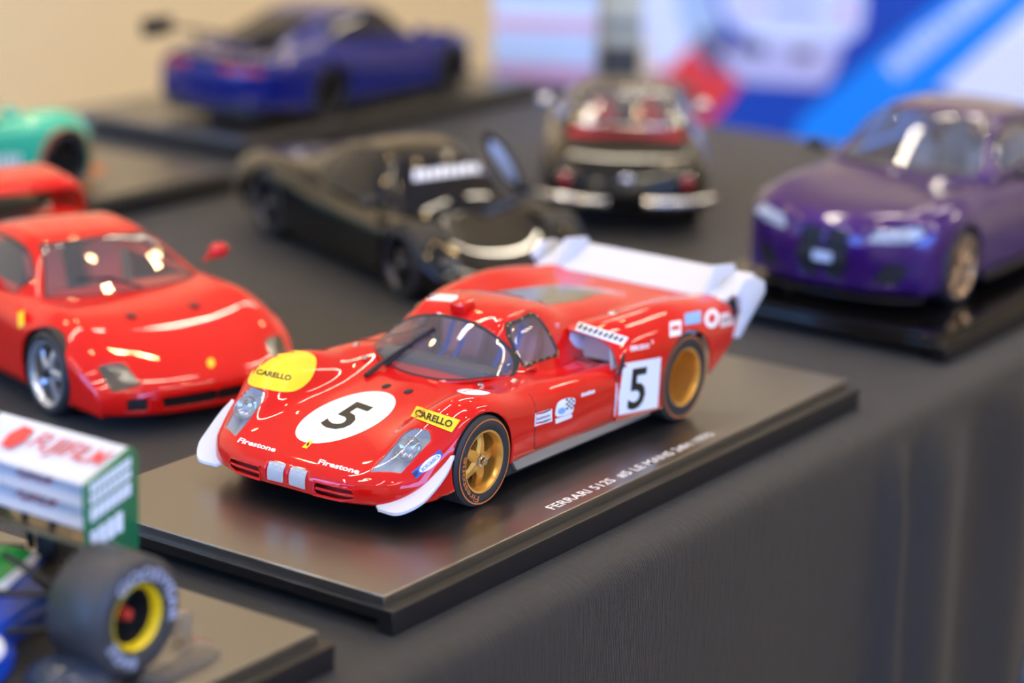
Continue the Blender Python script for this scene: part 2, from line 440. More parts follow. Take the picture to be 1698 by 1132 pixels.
# ------------------------------------------------------------------ display bases (1:18 showcase plinths)
PL, PW, PZ = 320.7, 142.3, 12.0
def display_base(x0, y0, label, plate_mat, skirt_mat=None):
    sk = skirt_mat or M_BLACK
    t = thing('display_base', label, 'display base', (x0+PL/2, y0+PW/2, 0), 0, 'display bases of the model cars')
    a, b = PL/2, PW/2
    mk('plate', box(-a, a, -b, b, 7.5, PZ, 0.35), plate_mat, t, 20)
    for sy in (-1, 1):
        y = sorted((sy*(b+5.2), sy*(b-1.0)))
        mk('side_wall', box(-a-2, a+2, y[0], y[1], 0, 8.6, 0.5), sk, t, 20)
    for sx in (-1, 1):
        x = sorted((sx*(a+1.95), sx*(a-4)))
        mk('end_rail', box(x[0], x[1], -b-1, b+1, 4.6, 8.55, 0.4), sk, t, 20)
    mk('underside', box(-a+4, a-4, -b+1, b-1, 5.5, 7.6), M_BLACK, t, smooth=0)
    return t
BASE = display_base(0, 0, 'black display base under the red racing car, lettered along its edge', M_PLATE)
lt = flat_text('FERRARI 512S  #5 LE MANS 24H 1970', (-PL/2+103.2, -PW/2+3.6, PZ+0.08), (1, 0, 0), (0, 1, 0), 113.5, 4.7, 0.012)
o = mk('lettering', lt, M_PRINTW, BASE, smooth=0); o['label'] = 'white printed line of capital lettering'
rd_ = random.Random(8); V, F = [], []
for _ in range(170):
    x, y, s_ = rd_.uniform(-PL/2+4, PL/2-40), rd_.uniform(-PW/2+3, PW/2-60), rd_.uniform(.08, .2); n0 = len(V)
    V += [(x-s_, y, PZ+.05), (x, y-s_*.7, PZ+.05), (x+s_*1.2, y, PZ+.05), (x, y+s_*.8, PZ+.05)]; F.append([n0, n0+1, n0+2, n0+3])
o = mk('dust_specks', (np.array(V), F), mat('pale dust', (190, 184, 176), .9), BASE, smooth=0); o['kind'] = 'stuff'
M_PLATEG = mat('glossy black display plate', (12, 11, 12), 0.09, ior=1.6, bump=0.02)
display_base(410, 0, 'glossy black display base under the purple saloon', M_PLATEG, M_PLATEG)
display_base(-356, -2, 'black display base under the green and blue single-seater', M_PLATE)
display_base(545, 536, 'black display base under the dark blue winged coupe', M_PLATE)
display_base(147, 481, 'black display base under the mint green racing coupe', M_PLATE)
# ------------------------------------------------------------------ wheels
def spokes(n, r0, r1, w0, w1, y0, y1, th, tw=0.0):
    ms = []
    for k in range(n):
        a = 2*math.pi*k/n+tw
        V = []
        for r, w, y in ((r0, w0, y0), ((r0+r1)/2, (w0+w1)/2*0.8, (y0+y1)/2-th*0.3), (r1, w1, y1)):
            for sx, sy in ((-1, 0), (-.55, -.5), (.55, -.5), (1, 0), (1, 1), (-1, 1)): V.append((sx*w/2, y+sy*th, r))
        F = [[0, 1, 2, 3, 4, 5], [17, 16, 15, 14, 13, 12]]
        for q in range(2):
            for i in range(6): F.append([q*6+(i+1) % 6, q*6+i, (q+1)*6+i, (q+1)*6+(i+1) % 6])
        V = np.array(V); c, s = math.cos(a), math.sin(a)
        ms.append((np.c_[V[:, 0]*c+V[:, 2]*s, V[:, 1], -V[:, 0]*s+V[:, 2]*c], F))
    return join(*ms)
def tyre_mesh(R, Wd, rr, tread=False, seg=64):
    h = Wd/2; k = min(2.6, (R-rr)*.4)
    pr = [(rr, h*.9), (rr, -h*.86), (rr+.8, -h*.97), ((R+rr)/2, -h*1.03), (R-k, -h), (R-k*.45, -h*.93), (R, -h*.8)]
    if tread:
        g = np.linspace(-h*.72, h*.72, 8)
        for a in g: pr += [(R, a-.5), (R-.45, a-.3), (R-.45, a+.3), (R, a+.5)]
    pr += [(R, h*.8), (R-k*.45, h*.93), (R-k, h)]
    return lathe(pr, seg, closed=True)
def text_ring(s, r, height, a0, a1, y):
    """letters bent round the sidewall, from angle a0 to a1 (degrees, clockwise from the top seen from outside)"""
    V, F = text_mesh(s, 0.02, 0, 1); out = []
    for q in V:
        a = math.radians(a0+(a1-a0)*q[0]); rr = r+height*q[1] if a1 > a0 else r+height*(1-q[1])
        out.append((rr*math.sin(a), y, rr*math.cos(a)))
    return np.array(out), F
def wheel(parent, pos, side, R, Wd, rr, rim_mat, style='five', tread=False, dish=0.35, nut=None, letters=None, ring=None, hub_mat=None, spoke_mat=None):
    """outer face towards -y; side = -1 is the -y side of the car, +1 the other"""
    w = sub('wheel', parent, pos, 0 if side < 0 else math.pi)
    mk('tyre', tyre_mesh(R, Wd, rr, tread), M_TYRE, w)
    h = Wd/2; yd = -h+Wd*dish
    mk('rim', lathe([(rr+.05, h*.85), (rr-.9, h*.8), (rr-1.2, yd+2), (rr*.93, yd), (rr*.9, yd-.8), (rr-.7, -h*.8), (rr-.2, -h*.95), (rr+.6, -h*.99), (rr+.7, -h*.9)], 48), rim_mat, w)
    sm = spoke_mat or rim_mat
    if style == 'five':
        mk('spoke_star', join(spokes(5, 1.5, rr*.93, 5.2, 3.6, yd-1.0, yd+1.3, 2.0, 0.3), lathe([(0.1, yd-1.9), (2.8, yd-1.9), (3.6, yd-.6), (3.9, yd+2), (0.1, yd+2)], 24)), sm, w)
    elif style == 'dish':
        mk('wheel_centre', join(lathe([(0.1, yd-1), (2.6, yd-1), (3.2, yd+1.5), (rr*.6, yd+2.2), (rr*.92, yd+.6)], 32), spokes(5, 2.5, rr*.9, 3.4, 3.0, yd+.2, yd+1.2, 1.6, .3)), sm, w)
    elif style == 'multi':
        mk('spoke_star', join(spokes(10, 1.5, rr*.95, 2.0, 1.5, yd-1, yd-.4, 1.4), lathe([(0.1, yd-1.6), (2.6, yd-1.6), (3.2, yd+1.5), (0.1, yd+1.5)], 20)), sm, w)
    elif style == 'cap':
        mk('hub_cap', lathe([(0.1, -h*1.0), (rr*.35, -h*.98), (rr*.6, -h*.85), (rr*.9, -h*.8)], 28), M_CHROME, w)
    mk('brake_disc', lathe([(0.1, yd+3), (rr*.86, yd+3), (rr*.86, yd+4), (0.1, yd+4)], 24), mat('dark bronze brake', (96, 70, 38), .5, metal=.4), w)
    if nut: mk('hub_nut', join(lathe([(0.1, yd-4.2), (1.2, yd-4.2), (1.5, yd-3.6), (1.5, yd-2.6), (2.3, yd-2.4), (2.5, yd-1.6)], 6), lathe([(2.5, yd-1.9), (2.6, yd-1.2), (3.0, yd-1.0)], 24)), nut, w)
    yo = -h*1.03-.12
    if ring: mk('stripe', lathe([(ring-.3, -h-.04), (ring+.3, -h-.04)], 64), M_ORANGEP, w)
    for s, r, hh, a0, a1, mm in letters or []:
        mk('lettering', text_ring(s, r, hh, a0, a1, yo), mm, w, smooth=0)
    return w

# ------------------------------------------------------------------ the red racing car with number 5
RC = np.array([155.0, 77.0, PZ])
car5 = thing('model_racing_car', 'red model endurance racing car numbered 5 with yellow and white decals', 'model car', RC, 0, 'model cars on the table')
def rows_abs(rows): return [[(x-155, y, z) for x, y, z in r] for r in rows]
FR = [
 [(47,0,6.6),(47,12,6.6),(48,24,6.6),(50,31,6.8),(53,38,7),(57.5,43,7.2),(62,46,7.4),(67,47.5,7.5)],
 [(44,0,7.6),(44,12,7.6),(45,24,7.7),(47,31,7.8),(50.3,38,8),(55.5,43.4,8.2),(61,46.6,8.2),(67,48.2,8)],
 [(43,0,10.5),(43.1,12,10.5),(44.2,24,10.5),(46.2,31,10.5),(49.7,38,11),(55.3,43.6,11),(61,46.9,10),(67,48.6,8.4)],
 [(43.3,0,14),(43.5,12,14),(44.7,24,14),(46.8,31,14),(50.2,38,14.2),(56,44,14),(61.5,47.2,12.2),(67.3,48.9,8.8)],
 [(45.5,0,16.4),(45.6,12,16.4),(46.6,24,16.3),(48.4,31,16.2),(51.5,38,16.2),(57,44.2,15.6),(62,47.4,13.5),(67.6,49.1,9)],
 [(50,0,18.6),(50,12,18.5),(50.2,24,18.3),(51,31,18.2),(53.8,38,18),(58.8,44.4,17.3),(63.2,47.8,14.8),(68,49.4,9.2)],
 [(60,0,22),(60,12,22),(60,24,22.4),(60.3,31,23.3),(61.5,38,23.6),(64,45,22),(67,48.7,17),(70.5,50.2,9.4)],
 [(70,0,24.5),(70,12,24.4),(70,23.5,25.6),(70,31,29),(70.5,38.5,30),(72,45.7,28),(73,49.6,22),(75,50.8,10)],
 [(80,0,26.3),(80,12,26),(80,23.5,27.3),(80,30.5,32.8),(80,38.3,36.2),(80,46,34.4),(80,50.7,28),(80,51.3,11)],
 [(90,0,27.7),(90,12,27.2),(90,23,28),(90,30,34.2),(90,38,38.6),(90,46,37.2),(90,51,31.5),(90,51.6,11.5)],
 [(102,0,29.2),(102,12,28.6),(102,22.5,29),(102,29.5,33.8),(102,37.6,37.8),(102,45.8,36.4),(102,50.8,31),(102,51.3,11.5)],
 [(117,0,31.2),(117,12,30.8),(117,22.5,31),(117,29.5,33.3),(117,37.5,35),(117,45.5,34),(117,50.2,28.5),(117,50.2,11.5)],
 [(135,0,33.5),(135,12,33.5),(135,23,33.8),(135,30,34.6),(135,37.5,34.6),(135,45,33),(135,49.8,27),(135,49.6,11)],
 [(158,0,35),(158,12,35),(158,23,35),(158,30,33.4),(158,37.5,31.6),(158,45.3,32.2),(158,50.2,26.5),(158,49.8,10.5)],
 [(186,0,35.5),(186,12,35.5),(186,23,35.5),(186,30,30.8),(186,37.5,29.8),(186,45.0,30.6),(186,50.1,26),(186,49.8,10)],
]
RE = [
 [(178,0,40),(178,12,40),(178,22,41.5),(177.4,28,42.2),(179.2,36.5,41.6),(181,44.5,38.2),(178.8,49.9,32.4),(178,50.9,27),(178,50.4,10)],
 [(180,0,41),(180,12,41),(180,22,42.6),(179.7,28.5,43.8),(182,37,43.6),(184,45,40.2),(182,50.5,34.2),(181,51.3,27),(180,50.7,10)],
 [(192,0,42.5),(192,12,42.5),(192,23,43),(192,29.5,44.6),(192,38,46),(192,45.6,43),(191,51.4,36.5),(191,52.4,27),(191,51.9,9.6)],
 [(207,0,42.5),(207,12,42.5),(207,24,42.2),(207,31,44.5),(207,39,46.9),(207,46.6,44),(207,52.8,37),(207,53.8,27),(207,53.6,9.5)],
 [(222,0,41.8),(222,12,41.8),(222,24,41.4),(222,31,44),(222,39.5,46.9),(222,47,44.3),(222,53.2,37),(222,54.4,28),(222,54.2,10)],
 [(240,0,41),(240,12,41),(240,24,40.8),(240,31,42.6),(240,39.5,45),(240,47,42.8),(240,52.6,36),(240,53.8,28),(240,53.4,14)],
 [(256,0,40.4),(256,12,40.4),(256,24,40.2),(256,31,41),(256,39,42.6),(256,46.5,40.6),(256,51,35),(256,52,28),(256,51.6,19)],
 [(267,0,40),(267,12,40),(267,24,40),(267,31,40.3),(267,38.5,41),(267,45.5,39.2),(267,49.4,33.8),(267,50.4,28.5),(267,49.9,23.5)],
 [(269.5,0,38),(269.5,12,38),(269.5,24,38),(269.5,31,38),(269.5,38,38.4),(269.5,44.5,37.2),(269.5,47.6,33),(269.5,48.9,28.5),(269.3,48.4,24.6)],
 [(266,0,24),(266,12,24),(266,24,24),(266,31,24),(266,37,24),(266,43.5,24),(266,46.5,24),(266,47.5,24),(266,48,24)],
]
CA = [
 [(118.3,0,30.6),(119.2,9,30.8),(121.8,18,32),(125.5,25,33.6),(129.8,30,34.4),(134,33,34.4)],
 [(126,0,38),(126.6,8.7,38),(128.6,17.2,38.3),(131.6,24,38.6),(135.3,29.2,38.2),(139.5,33.6,34.6)],
 [(134,0,45.2),(134.5,8.2,45.1),(136,15.8,44.9),(138.4,22,44.2),(141.5,27.6,42),(145.5,34,34.8)],
 [(141.5,0,50.4),(142,7.7,50.4),(143,15,50.1),(144.6,21.2,49.3),(147.2,27.6,44),(150.5,34.2,31)],
 [(149,0,52.9),(149,7.6,52.8),(149.5,15,52.4),(150.2,21.3,51.3),(152,27.8,44.6),(155,34.2,31)],
 [(160,0,53.7),(160,7.6,53.6),(160,15,53.2),(160,21.3,51.9),(161,27.8,44.8),(162,34.2,31)],
 [(172,0,52.6),(172,7.6,52.5),(172,15,52),(172,21,50.5),(172,27,44.2),(172,33,31)],
 [(184,0,50.2),(184,7.5,50.1),(184,14.8,49.5),(184,20.8,47.4),(184,25.5,43),(184,30,31)],
 [(204,0,47.4),(204,7.4,47.3),(204,14,46.8),(204,19.6,45.2),(204,23.5,42),(204,26.5,36)],
 [(226,0,44.8),(226,6.6,44.7),(226,12.6,44.2),(226,17.2,42.8),(226,20.5,40.4),(226,23,36)],
 [(246,0,41.2),(246,5,41.1),(246,9.5,40.8),(246,13,40.2),(246,15.5,39),(246,17,36)],
]
front = net(rows_abs(FR), 8, 7); rear = net(rows_abs(RE), 8, 7); cabin = net(rows_abs(CA), 9, 9)
FWX, FWZ, FWR = 90.3-155, 16.6, 16.6
RWX, RWZ, RWR = 224.8-155, 17.9, 17.9
front = clip(front, lambda V: np.where(np.abs(V[:, 1]) > 40, np.hypot(V[:, 0]-FWX, V[:, 2]-FWZ)-17.7, 5.0))[1]
rear = clip(rear, lambda V: np.where(np.abs(V[:, 1]) > 40, np.hypot(V[:, 0]-RWX, V[:, 2]-RWZ)-19.2, 5.0))[1]
front = clip(front, lambda V: poly_sd([(130-155, -22), (138-155, -29), (171-155, -29), (171-155, 29), (138-155, 29), (130-155, 22)], V[:, 0], V[:, 1])+np.where(V[:, 2] < 25, 60, 0))[1]
# headlamp covers: cut out of the nose
HLP = [(51.2, 30.6), (56.2, 40.2), (69.5, 43.0), (71.4, 41.0), (70.6, 33.4), (68.5, 31.6)]
hl, front = clip(front, lambda V: poly_sd([(a-155, b) for a, b in HLP], V[:, 0], np.abs(V[:, 1]))+np.where(V[:, 2] < 15.2, 60, 0))
hlL, hlR = clip(hl, lambda V: V[:, 1])
# nose openings
NG = lambda V: poly_sd([(12.4, 8.3), (27, 8.3), (28.5, 10.2), (27.5, 12.4), (12.4, 12.8)], np.abs(V[:, 1]), V[:, 2])+np.where(V[:, 0] > 52-155, 60, 0)
_, front = clip(front, NG)
LP = lambda V: poly_sd([(1.3, 9.4), (8.6, 9.2), (8.6, 15.7), (1.3, 15.9)], np.abs(V[:, 1]), V[:, 2])+np.where(V[:, 0] > 52-155, 60, 0)
lamps, front = clip(front, LP)
# cabin glass
def ws_f(V, e=0.0):
    """wrap-round screen: below an arch seen from the front, ahead of the door posts"""
    a = np.clip(np.abs(V[:, 1])/(32.6-e), 0, 1.2)
    top = 33.6+(16.6-e)*np.where(a < 1, (1-np.clip(a, 0, 1)**2.3)**0.62, -2*(a-1))
    return np.maximum(V[:, 2]-top, np.maximum(V[:, 0]+155-148, 0.12+e*0.11-V[:, 3]))
ws, cabin = clip(cabin, ws_f)
ws_in, ws_rim = clip(ws, lambda V: ws_f(V, 0.6))
SWP = [(140.6, 36.2), (140.4, 41.0), (142.4, 46.6), (144.8, 49.9), (146.4, 50.7), (160.0, 52.0), (162.6, 50.6), (166.0, 36.8), (165.2, 35.8)]
sw_f = lambda V, k=1.0: poly_sd([(152+(a-152)*k-155, 44+(b-44)*k) for a, b in SWP], V[:, 0], V[:, 2])+np.where(np.abs(V[:, 1]) < 15, 60, 0)
sw, cabin = clip(cabin, sw_f)
sw_in, sw_rim = clip(sw, lambda V: sw_f(V, 0.88))
RGP = [(181, -15.5), (177, -8), (176, 0), (177, 8), (181, 15.5), (204, 14.4), (232, 9.0), (232, -9.0), (204, -14.4)]
rg, cabin = clip(cabin, lambda V: poly_sd([(a-155, b) for a, b in RGP], V[:, 0], V[:, 1]))
mk('nose_body', front, M_RED, car5, 50, solid=0.7)
mk('tail_body', rear, M_RED, car5, 50, solid=0.7)
mk('cabin_shell', cabin, M_RED, car5, 50, solid=0.6)
o = mk('windscreen', ws_in, M_GLASS, car5, 60); mk('rubber_frame', offset(ws_rim, .15), M_DARK, o, solid=.5)
swL, swR = clip(sw_in, lambda V: V[:, 1]); rmL, rmR = clip(sw_rim, lambda V: V[:, 1])
for g, r in ((swL, rmL), (swR, rmR)):
    o = mk('side_window', g, M_GLASS, car5, 60); mk('window_frame', offset(r, .12), M_DARK, o, solid=.4)
    sgn = -1 if g[0][:, 1].mean() < 0 else 1
    skc = Skin(join((sw[0], sw[1])), RC)
    riv = []
    pl = [(152+(a-152)*.93-155, 44+(b-44)*.93) for a, b in SWP]
    for i in range(len(pl)):
        p, q = np.array(pl[i]), np.array(pl[(i+1) % len(pl)]); nn = max(1, int(np.linalg.norm(q-p)/4.5))
        for k in range(nn):
            c = p+(q-p)*k/nn; riv.append(ball(skc.dirn((c[0], sgn*60, c[1]), (0, -sgn, 0), .2), .38, u=6, v=4))
    ro = mk('rivets', join(*riv), M_GOLD, o); ro['kind'] = 'stuff'
mk('engine_window', offset(rg, .05), glass('grey engine window', (168, 164, 148), 0.45, .08), car5, 60)
mk('engine_cover_lining', offset(rg, -3.0), mat('pale engine lining', (150, 146, 132), .7), car5, 60)
for h in (hlL, hlR):
    bk = mk('headlamp', offset(h, -5.2), M_GREY, car5, 60)
    mk('cover', offset(h, 0.02), M_LENS, bk, 60)
    V, F = h; P = V[:, :3]; N_ = normals(h)
    ec = {}
    for q in F:
        for i in range(len(q)):
            e = (q[i], q[(i+1) % len(q)]); k = (min(e), max(e)); ec[k] = None if k in ec else e
    wv, wf = [], []
    for e in ec.values():
        if e: 
            n0 = len(wv); wv += [P[e[0]], P[e[1]], P[e[1]]-N_[e[1]]*5.2, P[e[0]]-N_[e[0]]*5.2]; wf.append([n0, n0+1, n0+2, n0+3])
    mk('bucket_wall', (np.array(wv), wf), M_GREY, bk, 0)
    sgn = -1 if P[:, 1].mean() < 0 else 1
    c = np.array([66.2-155, sgn*37.2, 22.6])
    mk('lamp_reflector', shift(lathe([(0.1, 1.5), (2, 1.2), (3.8, 0), (4.6, -1.9), (4.9, -1.9), (4.2, .6), (2, 2.6)], 28), c+np.array((-.6, 0, 1.2)), rz=-math.pi/2, rx=-.75), M_CHROME, bk)
    mk('lamp_glass', shift(lathe([(0.1, -3.6), (2.0, -3.3), (3.6, -2.6), (4.5, -1.8)], 28), c+np.array((-.6, 0, 1.2)), rz=-math.pi/2, rx=-.75), M_LENS, bk)
    mk('lamp_bulb', ball(c+np.array((-1.5, 0, 1.6)), 1.3), M_WHITE, bk)
for sgn in (-1, 1):
    part = clip(lamps, lambda V: V[:, 1]*sgn)[1]
    b = mk('nose_lamp', offset(part, -1.6), M_GREY, car5, 60)
    mk('lens', offset(part, .1), glass('frosted nose lamp lens', (232, 236, 240), .45, .12), b, 60)
    mk('lens_rib', join(*[box(43.1-155, 44.4-155, sgn*y-.35, sgn*y+.35, 9.8, 15.2) for y in (2.2, 4.9, 7.6)]), M_WHITE, b)
    mk('air_inlet', join(box(47-155, 54-155, min(sgn*11, sgn*29), max(sgn*11, sgn*29), 7.8, 13.4)), mat('dark red inlet', (138, 14, 22), .4), car5, 0)
    for z in (10.4,): mk('inlet_vane', tube([(44.0-155, sgn*12.4, z), (44.9-155, sgn*24, z), (46-155, sgn*28, z)], .6), M_RED, car5)
    mk('inlet_lip', tube([(43.2-155, sgn*12.2, 8.1), (44.3-155, sgn*24, 8.1), (45.8-155, sgn*28.4, 9.2), (45.8-155, sgn*28.6, 10.6), (45.3-155, sgn*27.6, 12.6), (44.2-155, sgn*22, 12.9), (43.2-155, sgn*12.2, 13.1), (43.2-155, sgn*12.0, 10.5), (43.2-155, sgn*12.2, 8.1)], .42), M_RED, car5)
    # white dive plane on the corner of the nose
    top, bot = [], []
    A = [(49.4, 34.6, 8.2), (54.0, 41.6, 10.2), (59.5, 45.6, 13.4), (64.5, 47.6, 16.6), (69, 48.9, 19.8), (72.2, 49.7, 22.6)]
    B = [(48.0, 37.0, 6.8), (48.0, 45.4, 7.2), (53.6, 50.6, 10.2), (60.5, 52.0, 14.2), (67.2, 52.2, 18.8), (72.6, 51.0, 22.9)]
    n = 6; G = np.einsum('ai,ik->ak', basis(6, n), np.array(A, float)); H = np.einsum('ai,ik->ak', basis(6, n), np.array(B, float))
    V = []
    for a, b_ in zip(G, H):
        for q, dz in ((a, .5), (b_, .5), (b_, -.5), (a, -.5)): V.append((q[0]-155, sgn*q[1], q[2]+dz))
    F = [[i*4+j, i*4+(j+1) % 4, (i+1)*4+(j+1) % 4, (i+1)*4+j] for i in range(len(G)-1) for j in range(4)]+[[0, 1, 2, 3], [4*len(G)-4+k for k in (3, 2, 1, 0)]]
    mk('dive_plane', (np.array(V), F), M_WHITE, car5, 40)
# floor, sills and inner arches
mk('chassis', join(box(52-155, 72-155, -40, 40, 6.4, 9), box(70-155, 110-155, -30, 30, 5, 22), box(108-155, 204-155, -47, 47, 4.5, 11.8, .8), box(200-155, 262-155, -30, 30, 6, 30)), M_DARK, car5, 0)
for sgn in (-1, 1):
    mk('sill', prism([(110-155, 11.8), (205-155, 10.4), (205-155, 6.2), (114-155, 6.8)], 1, sgn*47-1.5, sgn*47+2.4 if sgn > 0 else sgn*47+1.5, .3) if sgn > 0 else prism([(110-155, 11.8), (205-155, 10.4), (205-155, 6.2), (114-155, 6.8)], 1, -49.4, -45.5, .3), M_SILVER, car5)
    for wx, wz, wr in ((FWX, FWZ, 17.75), (RWX, RWZ, 19.25)):
        ar = [(wx+wr*math.cos(a), wz+wr*math.sin(a)) for a in np.linspace(-.5, math.pi+.5, 28)]
        V = [(x, sgn*y, z) for x, z in ar for y in (48.4 if wx < 0 else 51, 34.5)]
        mk('wheel_arch', (np.array(V), [[2*i, 2*i+1, 2*i+3, 2*i+2] for i in range(27)]), M_DARK, car5, 60)
    mk('mud_flap', box(108.5-155, 112.5-155, sgn*44-4, sgn*44+4, 5.5, 16, .8), M_DARK, car5)
wheel(car5, (FWX, -43.6, FWZ), -1, FWR, 15.6, 10.9, M_GOLD, 'five', True, .24, M_CHROME,
      [('Firestone', 12.3, 2.3, 195, 292, M_ORANGEP)], 15.2)
wheel(car5, (FWX, 43.6, FWZ), 1, FWR, 15.6, 10.9, M_GOLD, 'five', True, .24, M_CHROME, None, 15.2)
for s_ in (-1, 1): wheel(car5, (RWX, s_*43.2, RWZ), s_, RWR, 19.6, 11.2, M_GOLD, 'dish', False, .6, M_GOLD, None, 16.2)
# engine air intakes behind the doors
for sgn in (-1, 1):
    mk('intake_duct', (np.array([(176-155, sgn*29, 30.4), (178-155, sgn*47.5, 30), (189-155, sgn*46.5, 30), (186-155, sgn*29, 30.4), (178-155, sgn*28.3, 42), (181.5-155, sgn*44, 38), (189-155, sgn*44, 41), (187-155, sgn*29, 44)], float),
        [[3, 2, 6, 7], [0, 3, 7, 4], [1, 5, 6, 2]]), mat('pale duct lining', (206, 212, 226), .5), car5, 0)
# cockpit
mk('dashboard', box(127-155, 136-155, -27, 27, 31, 36.2, 1.5), mat('grey dashboard', (74, 72, 76), .6), car5)
for y in (-12.5, 12.5):
    st = mk('seat', join(shift(box(-3, 3, -8.5, 8.5, -4, 17, 2.2), (166-155, y, 31), ry=.35), box(142-155, 163-155, y-8.5, y+8.5, 20, 27, 2)), M_SEATM, car5)
    mk('head_pad', ball((168.5-155, y, 46.4), 3.4, .8, 1.2, .8), M_SEATG, st)
    for dy in (-3, 3): mk('belt', tube([(164.2-155, y+dy, 45), (161-155, y+dy, 40), (157.8-155, y+dy, 33), (152-155, y+dy, 28)], 1.0), M_BELT, st)
mk('bulkhead', box(170-155, 172-155, -27, 27, 20, 46), M_SEATM, car5, 0)
for y in (-31.6, 31.6): mk('door_lining', box(138-155, 170-155, y-.7, y+.7, 18, 31), M_SEATM, car5, 0)
mk('steering_wheel', shift(lathe([(6.2+.6*math.cos(a), .6*math.sin(a)) for a in np.linspace(0, 2*math.pi, 8)], 24), (139-155, 12.5, 36.5), rz=math.pi/2, rx=.3), M_DARK, car5)
# roof scoop, wiper, mirrors, small fittings
mk('roof_scoop', shift(join(box(-4, 4, -3.6, 3.6, -2, 2.6, 1.4), box(-4.3, -3.4, -2.6, 2.6, -1, 1.6)), (146-155, 0, 53.2), ry=-.15), M_RED, car5)
skw = Skin(join((front[0], front[1]), (ws[0], ws[1])), RC)
wpt = [skw.at(q, o_) for q, o_ in (((607, 626), .8), ((628, 612), 1.6), ((660, 590), 1.8), ((690, 570), 1.6))]
wp = mk('wiper_arm', tube(wpt, [1.0, .9, .8, .6], 6), M_DARK, car5)
mk('wiper_blade', tube([skw.at(q, 1.0) for q in ((640, 610), (662, 590), (692, 566), (722, 546))], .8, 6), M_DARK, wp)
for y in (-5, 5.2):
    mk('hood_vent', shift(ball((0, 0, 0), 2.0, 1.2, .8, .5), (106.5-155, y, 29.4)), M_DARK, car5)
for sgn in (-1, 1):
    mk('hood_catch', shift(lathe([(0.1, .7), (.9, .7), (1.2, 0)], 12, 'z'), (121-155, sgn*27, 33.1)), M_CHROME, car5)
    mk('mirror_wedge', prism([(125-155, 33.6), (131-155, 33.8), (128.5-155, 35.8)], 1, sgn*37-.9, sgn*37+.9), M_SILVER, car5)
mk('filler_cap', lathe([(0.1, 1.5), (1.5, 1.4), (2.1, .6), (2.2, -1)], 20, 'z'), M_CHROME, car5).location = ((199-155)*S, -34*S, 45.2*S)
mk('door_lever', tube([(176.6-155, -51.4, 28.8), (178.2-155, -52.2, 32.6), (180-155, -51.6, 37)], [.6, .9, .5], 6), M_DARK, car5)
# tail: full-width spoiler with dropped tips and two upright fences
def blade(y0, y1, n=10):
    V = []
    for y in np.linspace(y0, y1, n):
        for x, z in ((264, 40.6), (276, 43.4), (288, 47.4), (288.4, 46.4), (276.4, 42.2), (264.3, 39.6)): V.append((x-155, y, z))
    return np.array(V), [[i*6+j, (i+1)*6+j, (i+1)*6+(j+1) % 6, i*6+(j+1) % 6] for i in range(n-1) for j in range(6)]+[[0, 1, 2, 3, 4, 5], [6*n-1-k for k in range(6)]]
mk('spoiler', blade(-47, 47), M_WHITE, car5)
for sgn in (-1, 1):
    mk('spoiler_tip', prism([(266-155, 43), (272-155, 48.6), (283-155, 47.6), (289.5-155, 44.6), (290.5-155, 39.6), (271-155, 24), (266.5-155, 25), (272-155, 34), (270-155, 40)], 1, sgn*50-1.4, sgn*50+1.4, .6), M_WHITE, car5)
    mk('fence', prism([(264-155, 39), (271.5-155, 52.2), (288-155, 50), (289.5-155, 46), (283-155, 40)], 1, sgn*36.6-1.0, sgn*36.6+1.0, .5), M_WHITE, car5)
mk('tail_panel', box(262-155, 266.5-155, -46, 46, 24, 38), M_DARK, car5, 0)
# ---- decals
skin = Skin(join((front[0], front[1]), (rear[0], rear[1]), (cabin[0], cabin[1]), (hl[0], hl[1])), RC)
a = np.linspace(0, 2*math.pi, 48, endpoint=False)
def ell(c, e1, e2): return [(c[0]+e1[0]*math.cos(t)+e2[0]*math.sin(t), c[1]+e1[1]*math.cos(t)+e2[1]*math.sin(t)) for t in a]
def on_top(outline, off=.12, rings=6, z=70):
    P = np.array(outline, float); c = P.mean(0); n = len(P); V = [skin.dirn((c[0], c[1], z), (0, 0, -1), off)]; F = []
    for k in range(1, rings+1):
        for p in P: q = c+(p-c)*k/rings; V.append(skin.dirn((q[0], q[1], z), (0, 0, -1), off))
    for i in range(n): F.append([0, 1+i, 1+(i+1) % n])
    for k in range(rings-1):
        A_, B_ = 1+k*n, 1+(k+1)*n
        for i in range(n): F.append([A_+i, B_+i, B_+(i+1) % n, A_+(i+1) % n])
    return np.array(V), F
rd = mk('roundel', skin.blob(ell((573, 692), (79, -13.5), (26, -41)), .1, 8), M_PRINTW, car5)
mk('digit', skin.text('5', [(588, 665), (622, 677), (563, 717), (528, 704)], .22, .015, 0, 2), M_PRINTK, rd)
for c in ([(397, 725), (459, 742), (455.5, 750), (393, 733)], [(529, 760.5), (597, 778), (594.5, 787), (526.5, 769)]):
    mk('lettering', skin.text('Firestone', c, .15, .03, .15, 0), M_PRINTW, car5, 0)
yp = mk('lamp_patch', skin.blob(smooth_outline([(412, 636), (420, 612), (436, 592), (460, 583), (500, 582), (521, 590), (524, 606), (514, 630), (494, 646), (472, 650), (440, 645)]), .12, 8), M_YELLOW, car5)
mk('lettering', skin.text('CARELLO', [(428, 612), (484, 623), (481, 632), (424, 620)], .22, .03, 0, 0), M_PRINTK, yp, 0)
yp = mk('sponsor_strip', skin.quad([(691, 674), (763, 697), (749, 717), (681, 691)], .3, (14, 6)), M_YELLOW, car5)
mk('lettering', skin.text('CARELLO', [(691, 679), (752, 699), (747, 710), (687, 690)], .5, .03, 0, 0), M_PRINTK, yp, 0)
bp_ = mk('sponsor_strip', skin.quad([(682, 783), (729, 745), (735, 755), (690, 794)], .12), M_BLUEP, car5)
